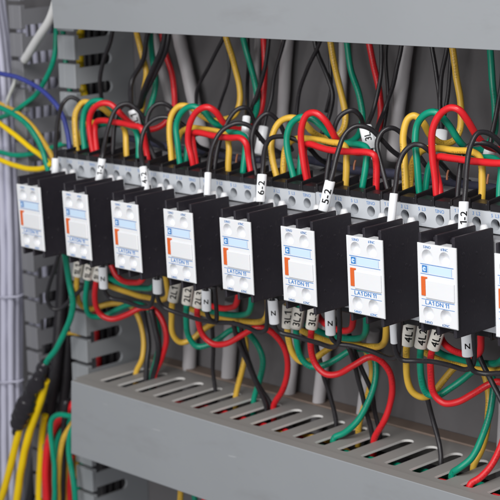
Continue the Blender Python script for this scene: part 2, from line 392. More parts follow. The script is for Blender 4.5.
# ------------------------------------------------------------------ auxiliary block
W, H = 23.24, 37.62
def contactor_parts():
    """returns list of (name, MB, mats, subs)"""
    X0 = -10.9
    out = []
    # body
    b = MB(); b.box(X0 + .4, X0 + 44.6, 52, 98, -48, 8.5, 1.2); b.box(X0 + .9, X0 + 44.1, 38.1, 52, -46, -.2, .6)
    b.box(X0 + 9, X0 + 36, 29, 38.2, -38, -1, .8)
    b.box(X0 + 3, X0 + 42, 62, 97.5, 8.4, 12.5, 1.5)
    out.append(('body', b, M['body'], []))
    for up in (1, -1):
        zc = lambda z: z if up == 1 else -H - z
        # shelf with four round wire holes
        s = MB(); z0, z1 = 0., 10.
        fn = lambda x, z, d: (x, 36 + d, zc(z))
        r = 2.65; hz = 4.2
        hw = lambda z: math.sqrt(max(0, r * r - (z - hz) ** 2))
        ys = [z0] + [hz - r * math.cos(math.pi * k / 16) for k in range(17)] + [z1]
        xs = [X0 + .35 + 11.075 * k for k in range(5)]
        cells = [(xs[k], xs[k + 1], X0 + 5.6 + 11.2 * k - .6) for k in range(4)]
        s.holed(fn, 0, 0, cells, ys, hw, 5, mi_in=0)
        for xa, xb, cx in cells:
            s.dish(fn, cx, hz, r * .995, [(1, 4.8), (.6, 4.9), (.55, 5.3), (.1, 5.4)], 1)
        za, zb = sorted((zc(z0), zc(z1)))
        xa, xb = xs[0], xs[-1]
        for zz in (za, zb): s.quad((xa, 36, zz), (xb, 36, zz), (xb, 50, zz), (xa, 50, zz))
        for xx in (xa, xb): s.quad((xx, 36, za), (xx, 36, zb), (xx, 50, zb), (xx, 50, za))
        s.quad((xa, 50, za), (xb, 50, za), (xb, 50, zb), (xa, 50, zb))
        subs = []
        if up == 1:
            tx = MB()
            for k, st in enumerate(('1  L1', '3  L2', '5  L3', '13NO')):
                cx = X0 + 5.6 + 11.2 * k - .6
                tx.text(st, 2.35, lambda a, c, cx=cx: (cx + a, 35.93, 7.55 + c))
            subs.append(('lettering', tx, M['blue']))
        out.append(('terminal_shelf', s, [M['shelf'], M['dark']], subs))
        # black barriers, one by one
        for k in range(4):
            xa = X0 + 1.2 + 11.2 * k
            t = MB()
            lo, hi = sorted((zc(9.6), zc(13.2)))
            t.box(xa, xa + 9.4, 36.6, 43.5, lo, hi, .5, slant=.5 if up == 1 else 0)
            lo, hi = sorted((zc(9.0), zc(14.6)))
            t.box(xa + 8.9, xa + 10.2, 37.2, 57, lo, hi, .4, slant=2.2 if up == 1 else 0)
            lo, hi = sorted((zc(8.6), zc(11.2)))
            t.box(xa + .2, xa + 8.7, 49.4, 55, lo, hi, .4)
            out.append(('terminal_barrier', t, M['blackfin'], []))
        for k in range(4):
            t = MB(); cx = X0 + 5.2 + 11.2 * k
            fn2 = lambda x, y, d: (x, y, zc(12.5 if up == 1 else 10.4) + (0.9 - d) * up)
            n = 16
            for rr, dd in ((2.4, .0),):
                t.dish(lambda x, y, d: fn2(x, y, d), cx, 58.5 if up == 1 else 45, rr, [(1, .9), (1, .1), (.9, 0), (.5, 0), (.45, .5), (.05, .5)], 0, n)
            out.append(('terminal_screw', t, M['steel'], []))
    # white guide pegs behind the auxiliary block
    for px_ in (-6.2, 4.8, 13.2):
        t = MB(); pts = []
        for zz, rr in ((-3, 2.5), (1.5, 2.3), (4.2, 1.5), (4.7, .9)):
            pts.append(t.pts([(px_ + rr * 1.15 * math.cos(2 * math.pi * k / 12), 32 + rr * math.sin(2 * math.pi * k / 12), zz) for k in range(12)]))
        for a, c in zip(pts, pts[1:]):
            for k in range(12): t.face([a[k], a[(k + 1) % 12], c[(k + 1) % 12], c[k]], 0, True)
        t.face(pts[-1])
        out.append(('guide_peg', t, M['white'], []))
    return out
def aux_parts():
    out = []
    fn = lambda u, v, d: (u, d, -v)
    # housing
    h = MB(); h.box(1.7, W - 3.4, 7.6, 29.5, -H + .5, -.9, .4)
    for xa in (1.6, 11.9): h.box(xa, xa + 7.6, 9, 28.4, -.95, 1.2, .4)
    out.append(('housing', h, M['black'], []))
    for xa, xb, y0, back in ((.1, 1.6, 1.05, 28.1), (9.9, 11.4, 1.05, 28.1), (W - 3.3, W - 1.5, 1.05, 28.1)):
        f = MB()
        f.box(xa, xb, y0, back, -H - 4.4, 4.45, .35)
        if xb > 20:                                             # shallow moulding marks on the outer side
            for (yy, zz, rr) in ((7, -4, 1), (16, -5, .8), (6.5, -19, .9), (18, -15, .9), (20.5, -16, .8), (13, -27, 1.3), (8, -31, .8)):
                f.dish(lambda a, c, d: (xb + .02 + .16 - d, a, c), yy, zz, rr, [(1, .16), (.8, .03), (.3, 0)], 0, 12)
        out.append(('barrier_plate', f, M['black'], []))
    # front cap
    c = MB(); e = .45; r = 3.25
    rows = [(e, 9.3, 5.75), (28.2, H - e, 32.2)]
    for v0, v1, vc in rows:
        hw = lambda v: math.sqrt(max(0, r * r - (v - vc) ** 2))
        vs = sorted(set([v0, v1] + [vc - r * math.cos(math.pi * k / 18) for k in range(19)]))
        c.holed(fn, 0, 0, [(e, W / 2 - .2, 6.2), (W / 2 - .2, W - e, 16.6)], vs, hw, 0)
        for cx in (6.2, 16.6):
            c.dish(fn, cx, vc, r, [(1, 0), (.98, .5), (.96, 1.4), (.93, 2.6), (.86, 3.1), (.3, 3.3)], 0, 36)
    c.quad(fn(e, 9.3, 0), fn(W - e, 9.3, 0), fn(W - e, 28.2, 0), fn(e, 28.2, 0))
    A = [(e, e, 0), (W - e, e, 0), (W - e, H - e, 0), (e, H - e, 0)]; B = [(0, 0, e), (W, 0, e), (W, H, e), (0, H, e)]; D = [(0, 0, 1.0), (W, 0, 1.0), (W, H, 1.0), (0, H, 1.0)]
    for i in range(4):
        j = (i + 1) % 4
        c.quad(fn(*A[i]), fn(*B[i]), fn(*B[j]), fn(*A[j])); c.quad(fn(*B[i]), fn(*D[i]), fn(*D[j]), fn(*B[j]))
    c.box(1.65, 9.85, 3.6, 7.5, -H + .6, -.5, .2); c.box(11.45, W - 3.35, 3.6, 7.5, -H + .6, -.5, .2)
    for vv in (.55, H - .55): c.quad(fn(.3, vv, .95), fn(W - .3, vv, .95), fn(W - 3.3, vv, 3.65), fn(1.6, vv, 3.65))
    tx = MB(); P = lambda cx, vy: (lambda a, b_: (cx + a, -.05, -vy + b_))
    for st, cx, vy in (('53NO', 6.2, 2.05), ('61NC', 16.6, 2.05), ('54NO', 6.2, H - .6), ('62NC', 16.6, H - .6)):
        for dx in (0, .1): tx.text(st, 1.75, P(cx + dx, vy + dx * .02))
    for k, (dx, dv) in enumerate(((-.09, 0), (.09, 0), (0, -.1))):
        tx.text('LA1 DN 11', 2.75, lambda a, b_, dx=dx, dv=dv, k=k: (11.6 + dx + a, -.05 - .004 * k, -28.15 - dv + b_), sx=1.15)
    for (u0, u1, v0, v1) in ((2.2, W - 1.2, 25.7, 26.0), (2.2, W - 1.2, 28.85, 29.1), (2.0, W - 1.4, 9.3, 9.65), (2.0, W - 1.4, 13.85, 14.15), (W - 2.6, W - 2.45, 9.9, 13.5), (6.5, 6.65, 9.9, 13.5)):
        tx.quad(fn(u0, v0, -.05), fn(u1, v0, -.05), fn(u1, v1, -.05), fn(u0, v1, -.05))
    lg = MB(); lg.quad(fn(3.0, 10., -.06), fn(6.1, 10., -.06), fn(6.1, 13.3, -.06), fn(3.0, 13.3, -.06), 0)
    lg.dish(lambda a, b_, d: fn(a, b_, -.1), 4.45, 11.7, 1.05, [(1, 0), (.3, 0)], 1, 16)
    lg.quad(fn(4.3, 11.45, -.13), fn(5.9, 11.45, -.13), fn(5.9, 11.95, -.13), fn(4.3, 11.95, -.13), 0)
    lb = MB(); lb.quad(fn(6.65, 9.9, -.03), fn(W - 2.6, 9.9, -.03), fn(W - 2.6, 13.5, -.03), fn(6.65, 13.5, -.03))
    out.append(('front_cap', c, M['white'], [('lettering', tx, M['blue']), ('emblem', lg, [M['blue'], M['paleblue']]), ('label_strip', lb, M['paleblue'])]))
    o = MB(); o.box(2.4, 4.9, -.5, .3, -24.2, -15.3, .2); o.box(4.8, 6.1, -.5, .3, -16.1, -15.3, .15)
    out.append(('status_marker', o, M['orange'], []))
    s = MB(); s.box(5.2, W - .9, -.8, .2, -25.1, -16.3, .4)
    out.append(('slider', s, M['white'], []))
    return out
def assemble(name, parts):
    root = empty(name, (0, 0, 0)); L = []
    for nm, mb, mt, subs in parts:
        o = mb.build(nm, mt, root); L.append(o)
        for n2, m2, t2 in subs: m2.build(n2, t2, o)
    return root
def copy_tree(o, parent=None):
    c = o.copy(); C.objects.link(c)
    if parent is not None: c.parent = parent
    for ch in [x for x in list(o.children)]: copy_tree(ch, c)
    return c
DZ = [-1.0, -.71, -1.70, -1.34, -1.09, -.30, .52, 2.5, 3.14]
DX = [.35, .2, -.15, -.1, -.3, .15, .15, .2, .2]
ORD = ['leftmost', 'second from the left', 'third from the left', 'fourth from the left', 'middle (fifth)', 'fourth from the right', 'third from the right', 'second from the right', 'rightmost']
con0 = assemble('contactor', contactor_parts()); aux0 = assemble('auxiliary_block', aux_parts())
AUXN = ['leftmost white faced auxiliary block with black sides, smallest and most blurred of the row',
        'second white faced auxiliary block from the left, below the sleeve marked 1-2',
        'third white faced auxiliary block from the left, below the sleeve marked 4-2',
        'fourth white faced auxiliary block from the left, below a blank white sleeve',
        'fifth white faced auxiliary block from the left, below the sleeve marked 6-2',
        'sixth white faced auxiliary block from the left, below the sleeve marked 5-2',
        'seventh white faced auxiliary block from the left, with ivory 4L sleeves behind its right side',
        'largest fully visible white faced auxiliary block, second from the right',
        'rightmost auxiliary block, cut off by the right edge of the photo']
CONN = ['leftmost grey contactor, behind the smallest auxiliary block',
        'second grey contactor from the left, beneath the red, green and yellow jumper ends',
        'third grey contactor from the left, under the second set of coloured loops',
        'fourth grey contactor from the left, behind the block with the blank sleeve',
        'fifth grey contactor from the left, under the third set of coloured loops',
        'sixth grey contactor from the left, behind the block below the 5-2 sleeve',
        'seventh grey contactor from the left, under the largest set of coloured loops',
        'eighth grey contactor from the left, showing 3 L2 and 5 L3 at the right edge',
        'ninth grey contactor, almost wholly past the right edge of the photo']
for i in range(9):
    c = con0 if i == 0 else copy_tree(con0); a = aux0 if i == 0 else copy_tree(aux0)
    p = Vector((45 * i + DX[i], 0, DZ[i]))
    c.location = Vector((45 * i, 0, DZ[i] * .8)) * S; a.location = p * S
    a.rotation_euler = (math.radians(random.uniform(-.25, .25)), 0, math.radians(random.uniform(-.5, .5)))
    tag(c, CONN[i], 'contactor', 'contactors side by side on the rail'); tag(a, AUXN[i], 'auxiliary block', 'auxiliary blocks clipped to the contactors')

# ------------------------------------------------------------------ wires
COLN = dict(yellow='yellow', green='green', red='red', wblack='black', lemon='bright yellow', wblue='blue', pale='grey', lilac='pale grey', wwhite='white', tape='black')
FACE = Vector((.66, -.72, .2)).normalized()
def sleeve(path, q, length, rx, ry, text, mt, parent, base, size=None, upright=False, extra=0):
    """a marker tube round the wire at the path point nearest q"""
    k = min(range(len(path)), key=lambda i: (path[i] - q).length)
    t = (path[min(k + 3, len(path) - 1)] - path[max(k - 3, 0)]).normalized()
    if t.z < 0: t = -t
    c = path[k]
    f = (FACE - t * FACE.dot(t)).normalized(); w = f.cross(t) * -1          # w points to the viewer's right
    if w.dot(MROT.col[0]) < 0: w = -w
    n = 20; mb = MB(); rings = []
    for h_, k_ in ((-.5, .94), (-.47, 1), (.47, 1), (.5, .94)):
        rings.append(mb.pts([c + t * (h_ * length) + w * rx * k_ * math.cos(2 * math.pi * j / n) + f * ry * k_ * math.sin(2 * math.pi * j / n) for j in range(n)]))
    inner = [mb.pts([c + t * (h_ * length) + w * rx * .8 * math.cos(2 * math.pi * j / n) + f * ry * .75 * math.sin(2 * math.pi * j / n) for j in range(n)]) for h_ in (.5, .42, -.42, -.5)]
    ch = [inner[2], inner[3]] + rings + [inner[0], inner[1]]
    for a, b_ in zip(ch, ch[1:]):
        for j in range(n): mb.face([a[j], a[(j + 1) % n], b_[(j + 1) % n], b_[j]], 0, True)
    o = mb.build('marker_sleeve', mt, parent, loc=base); o.location = (0, 0, 0)
    if text:
        tb = MB(); sz = size or rx * 2.1
        def place(a, b_):
            if upright: along, across = b_ - sz * .36, a
            else: along, across = a, -(b_ - sz * .36)
            ang = across / (rx * 1.05)
            return c + t * along + w * rx * math.sin(ang) + f * (ry * math.cos(ang) + .12)
        for da, db in ((-.012, 0), (.012, .012), (.012, -.012)):
            tb.text(text, sz, lambda a, b_: place(a + da * sz * 1.6, b_ + db * sz * 1.6) + f * da * .5)
        o2 = tb.build('lettering', M['ink'], o, loc=base); o2.location = (0, 0, 0)
    return o
NW = [0]
def wire(col, r, pts, label, group=None, name=None, cat='wire', sleeves=(), per=7, n=10, ext=None):
    P = [at(*p) for p in pts]
    if ext and ext[2] < -8:                     # the end goes down through a slot of the lower duct
        d = MROT @ Vector(((pts[-1][0] - 250) / F_PX, 1, (250 - pts[-1][1]) / F_PX))
        e = CAM + d * ((-129.6 - CAM.z) / d.z)
        cx = 10.4 + PITCH * round((e.x - 10.4) / PITCH)
        e.x = cx + max(-2.2, min(2.2, e.x - cx)); e.y = max(47.5, min(78.5, e.y))
        dy = e.y - pts[-1][2]; n_ = len(pts); k0 = max(0, n_ - 7)
        P = [at(px, py, Y + dy * max(0, (i - k0) / (n_ - 1 - k0)) ** 1.3) for i, (px, py, Y) in enumerate(pts)]
        P[-1] = e; P.append(e + Vector((0, -.5, -6))); P.append(e + Vector((0, -2, -20)))
    elif ext: P.append(P[-1] + Vector(ext))
    path = smooth_path(P, per)
    base = path[0]
    sd = Vector((NW[0] * 3.7, NW[0] * 1.3, 0)); last = len(path) - 1
    path = [p + noise.noise_vector(p * .075 + sd) * (.42 if r < 2 else .3) * min(1, i / 4, (last - i) / 4) for i, p in enumerate(path)]   # hand-bent, never quite even
    mb = MB(); mb.tube(path, [r * (1 + .05 * noise.noise(p * .2 + sd)) for p in path], n)
    nm = name or {'wblack': 'black_wire', 'lemon': 'yellow_wire', 'wblue': 'blue_wire', 'pale': 'grey_cable', 'lilac': 'grey_cable', 'wwhite': 'white_cable'}.get(col, col + '_wire')
    o = mb.build(nm, M[col], loc=base)
    tag(o, label, cat, group); NW[0] += 1
    for sv in sleeves: sleeve(path, at(*sv['q']), sv.get('len', 13), sv.get('rx', 2.2), sv.get('ry', 1.8), sv.get('text', ''), M[sv.get('mat', 'sleeve')], o, base, sv.get('size'), sv.get('upright', False))
    return o
CR, BR = 1.75, 1.28
SETN = ['leftmost set', 'second set', 'third set', 'fourth, largest set']
# --- phase feeds: from the upper duct, round the back, over the loop and down to the terminals
FEED = {
 0: dict(
  yellow=[(133, 20, 70), (137, 36, 74), (143, 58, 76), (146, 72, 76), (143.5, 92, 76), (142, 108, 75), (136, 120, 73), (125, 123, 69), (113, 117, 64), (104, 109, 59), (93, 104, 56), (83, 102, 54), (76, 111, 51), (74.5, 124, 49), (76, 140, 47), (78.5, 158, 46.5)],
  green=[(151, 20, 74), (151, 40, 76), (152.5, 62, 80), (156, 82, 80), (151, 104, 77), (145, 119, 74), (134, 126, 68), (121, 119, 60), (111, 107, 54), (100, 100.5, 51), (91, 102, 49), (84.5, 112, 48), (82.5, 128, 47), (84, 146, 46.5), (86, 160, 46.5)],
  red=[(160, 20, 84), (165, 50, 86), (171.5, 72, 86), (174.5, 95, 84), (173, 112, 80), (163, 125, 74), (148, 130, 66), (132, 124, 58), (120, 113, 52), (110, 104, 48.5), (101, 103.5, 46), (92.5, 110, 45), (89, 122, 45), (91, 140, 45.5), (95.5, 162, 46.5)]),
 2: dict(
  yellow=[(223, 20, 78), (227, 40, 80), (234.5, 64, 80), (240, 88, 79), (240, 104, 77), (234.5, 115.5, 73), (225, 119.5, 68), (213, 121, 62), (201, 115, 57), (190, 107, 54), (179, 106.5, 51), (171.5, 116, 49), (169, 135, 47.5), (170.5, 152, 47), (173, 172, 46.5)],
  green=[(241, 20, 82), (244, 40, 84), (248, 58, 85), (255, 82, 84), (257.5, 102, 82), (254, 117, 77), (242, 126.5, 70), (227, 128, 62), (213, 121.5, 55), (203, 111, 51), (193, 106, 48), (182.5, 112, 47), (176.5, 126, 46.5), (178, 146, 46), (181.5, 174, 46.5)],
  red=[(262, 20, 86), (263.5, 42, 88), (265, 66, 88), (263.5, 92, 87), (260, 114, 82), (250, 126.5, 74), (237, 130, 64), (224, 123, 54), (215.5, 111.5, 48), (207.5, 106.8, 45), (197, 112, 44), (189.5, 126, 43.5), (188.5, 142, 44), (192, 158, 45), (195.5, 176, 46.5)]),
 4: dict(
  yellow=[(327, 22, 78), (331, 44, 80), (337, 76, 80), (344, 106, 79), (345, 122, 77), (340, 134, 73), (329, 139, 68), (314, 133.5, 61), (302, 121.5, 56), (292, 117, 53), (281, 120.5, 51), (273.5, 132, 49), (271, 146, 48), (273, 162, 47), (280, 188, 46.5)],
  green=[(345, 22, 82), (347.5, 46, 84), (351.5, 71, 85), (359.5, 95, 84), (363, 116, 82), (359, 135, 77), (346, 143.5, 68), (333, 138, 60), (321, 126, 54), (311, 118.5, 51), (301.5, 117, 48.5), (291, 124.5, 47), (286.5, 138, 46), (289, 158, 46), (296, 188, 46.5)],
  red=[(365, 22, 86), (369, 44, 88), (374, 68, 88), (380.5, 98, 87), (379.5, 124, 84), (372, 145, 80), (359, 152.5, 73), (345, 147.5, 63), (336, 138, 54), (326, 121.5, 48), (316, 113, 45), (307, 115, 44), (301.5, 128, 43.5), (301, 144, 44), (304, 166, 45), (309, 190, 46.5)]),
 6: dict(
  yellow=[(449, 24, 78), (453, 48, 80), (456.5, 78, 80), (461, 106, 79), (460.5, 128, 77), (454, 140.5, 73), (443, 143.5, 68), (431, 136, 61), (423, 122.5, 56), (414.5, 115.5, 53), (407.5, 119.5, 51), (403.5, 134, 49), (404, 152, 48), (405, 172, 47), (406.5, 204, 46.5)],
  green=[(489, 24, 84), (490, 48, 86), (492, 74, 87), (495, 110, 86), (494, 134, 82), (483, 149, 74), (469, 149, 66), (457.5, 139, 57), (447, 123, 52), (436, 112, 48.5), (426, 114, 47.5), (417.5, 125, 47), (415, 142, 46), (417, 164, 46), (421, 204, 46.5)],
  red=[(515, 60, 92), (519, 100, 92), (516, 135, 86), (504, 149, 78), (489, 147, 68), (478, 138, 58), (468, 121, 50), (459, 110, 46), (450, 108, 44.5), (439.5, 115.5, 44), (432.5, 130, 43.5), (431.5, 150, 44), (434, 172, 45), (437.5, 206, 46.5)]),
}
for gi, (ci, d) in enumerate(FEED.items()):
    for col, pts in d.items():
        wire(col, CR, pts, f'{col} wire dropping from the upper duct into the {SETN[gi]} of loops', 'coloured wires arching over the contactor tops', ext=(0, .5, -4))
# --- jumpers between neighbouring contactors
JUMP = {
 0: dict(
  yellow=[(79, 160, 50), (80, 140, 52), (84, 126, 54), (98, 122, 56), (112, 123, 56), (121, 125, 54), (125.5, 133, 50), (126, 145, 48), (126.8, 160, 46.5)],
  green=[(88, 163, 50), (90, 145, 52), (96, 127, 54), (112, 124, 53), (128, 126, 52), (136, 131, 50), (138.5, 144, 48), (138.5, 163, 46.5)],
  red=[(98.5, 164, 47), (97, 150, 47.5), (94.8, 132, 48), (95.5, 122.5, 48), (103, 121, 47), (118, 123, 45.5), (132, 125, 44.5), (141, 127.5, 44), (144, 135, 44.5), (146, 148, 46), (148.5, 166, 46.5)]),
 2: dict(
  yellow=[(175.5, 174, 50), (177, 150, 52), (180, 134, 54), (191, 128, 54), (205, 130, 53), (218, 131.5, 51), (226.5, 135.5, 50), (228.8, 146, 48), (228.5, 174, 46.5)],
  green=[(186, 176, 50), (187, 152, 52), (191, 136, 53), (207, 132, 53), (225, 132.5, 52), (239, 133.5, 51), (245, 138, 50), (245, 150, 48), (242.5, 178, 46.5)],
  red=[(197.5, 178, 47), (195.5, 160, 47.5), (193, 143, 48), (193, 133, 48), (200, 132.5, 47), (215, 136, 46), (231, 138.3, 44.5), (241, 138.5, 44), (245.5, 143, 44.5), (248, 156, 46), (252, 181, 46.5)]),
 4: dict(
  yellow=[(283, 188, 50), (283.5, 164, 52), (286, 146, 54), (297, 138.5, 54), (313, 139.5, 53), (329, 142, 51.5), (341, 143.5, 50), (346, 148, 49), (346.5, 162, 48), (345.5, 192, 46.5)],
  green=[(299, 190, 50), (300, 165, 52), (304, 148, 53), (320, 144, 53), (342, 143.5, 52), (359, 144.5, 51), (367, 149, 50), (366, 162, 48), (362, 195, 46.5)],
  red=[(310, 192, 47), (307, 170, 47.5), (303.5, 152, 48), (306, 144.5, 48), (318, 147, 47), (334, 150.5, 45.5), (350, 152, 44.3), (366, 152, 44), (374, 155, 44.5), (376.2, 164, 46), (376, 198, 46.5)]),
 6: dict(
  yellow=[(409.5, 204, 50), (411, 180, 52), (413.5, 160, 54), (424, 149, 54), (440, 149, 53), (456, 150.5, 52), (470, 151.5, 51), (479, 156, 50), (482, 165, 48.5), (482, 180, 47.5), (481.5, 210, 46.5)],
  green=[(424, 206, 50), (426, 180, 52), (431, 163, 53), (446, 157, 54), (462, 156, 54), (480, 157.5, 54), (494, 159, 53), (500.5, 166, 50), (500, 185, 48), (499, 212, 46.5)],
  red=[(442, 208, 47), (439, 185, 47.5), (435, 166, 48), (438, 157, 48), (450, 158, 47), (470, 161, 45.5), (490, 162.8, 44.3), (508, 164, 44.3), (519, 167, 47.5), (522, 178, 46.5), (522, 216, 46.5)]),
}
for gi, (ci, d) in enumerate(JUMP.items()):
    for col, pts in d.items():
        wire(col, CR, pts, f'{col} jumper wire running sideways to the right from the {SETN[gi]} of loops', 'jumper wires between pairs of contactors', ext=(0, .5, -4))
# --- black control arches with sleeves
def sl(q, text='', **k): return dict(q=q, text=text, **k)
G = 'black control wires arching over the contactors'
ARCH = [
 ([(55, 180, 25), (55, 160, 26), (56, 140, 32), (58.5, 116, 40), (63, 103, 46), (70.5, 97, 50), (79, 101, 54), (85, 111, 58), (90, 128, 62), (92, 142, 66)], [sl((55, 168, 25.5), '', len=12)], 'black wire rising from the blank white sleeve of the leftmost block'),
 ([(98, 190, 25), (99.5, 175, 25), (102.5, 156, 28), (104.5, 145, 32), (110, 120, 40), (118.5, 106, 45), (129, 103.5, 50), (139, 111, 54), (146, 122, 58), (150, 138, 62), (156, 142, 66), (168, 150, 74)], [sl((98.8, 169, 25.5), '1-2', len=13)], 'black wire rising from the white sleeve marked 1-2'),
 ([(146, 198, 25), (145, 184, 25), (142.5, 164, 28), (140.5, 146, 33), (145.5, 127, 39), (158, 117.5, 45), (171, 118, 50), (183, 124.5, 54), (190, 133, 58), (198, 146, 64), (208, 150, 72)], [sl((145, 177, 25.5), '4-2', len=13.5)], 'black wire rising from the white sleeve marked 4-2'),
 ([(207.5, 205, 25), (207.5, 190, 25), (208.5, 168, 29), (213, 145, 36), (222, 130.5, 42), (235, 123.8, 47), (247, 125, 52), (256, 132, 56), (266, 144, 62), (282, 154, 74)], [sl((207.5, 184, 25.5), '', len=12.5, rx=1.9)], 'black wire rising from the blank sleeve of the fourth block'),
 ([(261, 216, 25), (261, 200, 25), (262.5, 172, 29), (264.5, 151, 35), (270.5, 138.5, 41), (282, 136.5, 47), (297, 140.5, 53), (309, 148, 58), (318, 158, 64), (332, 166, 74)], [sl((261.5, 188, 25.5), '6-2', len=14.5, rx=2.5)], 'black wire rising from the white sleeve marked 6-2'),
 ([(322, 222, 25), (325, 204, 25), (332, 176, 29), (338, 152, 35), (345, 134.5, 40), (356, 126.2, 45), (369, 128.5, 50), (381, 139, 56), (393, 152, 64), (406, 160, 74)], [sl((326.5, 194, 25.5), '5-2', len=15.5, rx=2.6)], 'black wire rising from the white sleeve marked 5-2'),
 ([(390.5, 230, 25), (392, 212, 25), (395.5, 186, 30), (398.5, 166, 35), (404, 152, 38), (413, 144.8, 40), (421, 145.3, 41), (428, 150.5, 44), (434, 157, 49), (443, 166, 58), (455, 178, 70), (470, 182, 78)], [sl((392, 208.5, 25.5), '', len=14.5, rx=2.0)], 'black wire rising from the narrow blank sleeve of the seventh block'),
 ([(463, 238, 25), (463.5, 218, 25), (465.5, 190, 30), (467, 165, 36), (470.5, 146, 41), (478.5, 133.5, 46), (488.5, 133, 51), (500, 142, 57), (512, 160, 64)], [sl((462.8, 217, 25.5), '1-2', len=15, rx=2.3)], 'black wire rising from the white sleeve of the second block from the right'),
]
for pts, svs, lab in ARCH: wire('wblack', BR, pts, lab, G, sleeves=svs, ext=None)
REAR = [
 ([(112, 168, 46.5), (112.5, 152, 47), (114, 133, 49), (118, 112, 53), (125, 104.5, 58), (135, 110, 64), (143, 128, 70), (150, 150, 78)], 'black wire arch just behind the arch of sleeve 1-2'),
 ([(160, 170, 46.5), (152, 152, 48), (146, 134, 50), (148, 115, 53), (156, 105, 57), (165, 104, 61), (173, 110, 65), (182, 128, 72), (190, 145, 78)], 'black wire arch behind the arch of sleeve 4-2'),
 ([(214, 180, 46.5), (215, 164, 48), (219, 143, 51), (227, 122, 55), (238, 109.5, 60), (246.5, 108, 64), (252, 116, 70), (256, 130, 76)], 'black wire arch leaning right behind the second red jumper'),
 ([(258, 184, 46.5), (254, 164, 47.5), (251.5, 142, 49), (256, 123, 52), (267, 113.5, 56), (277, 120, 62), (284, 134, 68), (292, 150, 78)], 'black wire arch left of the third set of coloured loops'),
 ([(325, 196, 46.5), (327, 176, 48), (330, 156, 51), (333, 134, 54), (340, 116, 57), (352, 110, 61), (360.5, 116, 66), (364, 128, 72), (372, 146, 80)], 'black wire arch behind the arch of sleeve 5-2'),
 ([(392, 206, 46.5), (386.5, 186, 47.5), (380, 160, 49), (377, 143, 51), (382, 131.5, 54), (391, 127.6, 58), (401, 132, 64), (412, 146, 72), (426, 166, 80)], 'black wire arch left of the largest set of coloured loops'),
 ([(457, 210, 46.5), (458.5, 188, 48), (460.5, 166, 51), (465, 149.5, 54), (476, 143, 58), (488, 144, 62), (498, 150, 68), (508, 160, 76)], 'black wire arch below and behind the rightmost sleeved arch'),
]
for pts, lab in REAR: wire('wblack', BR, pts, lab, G)
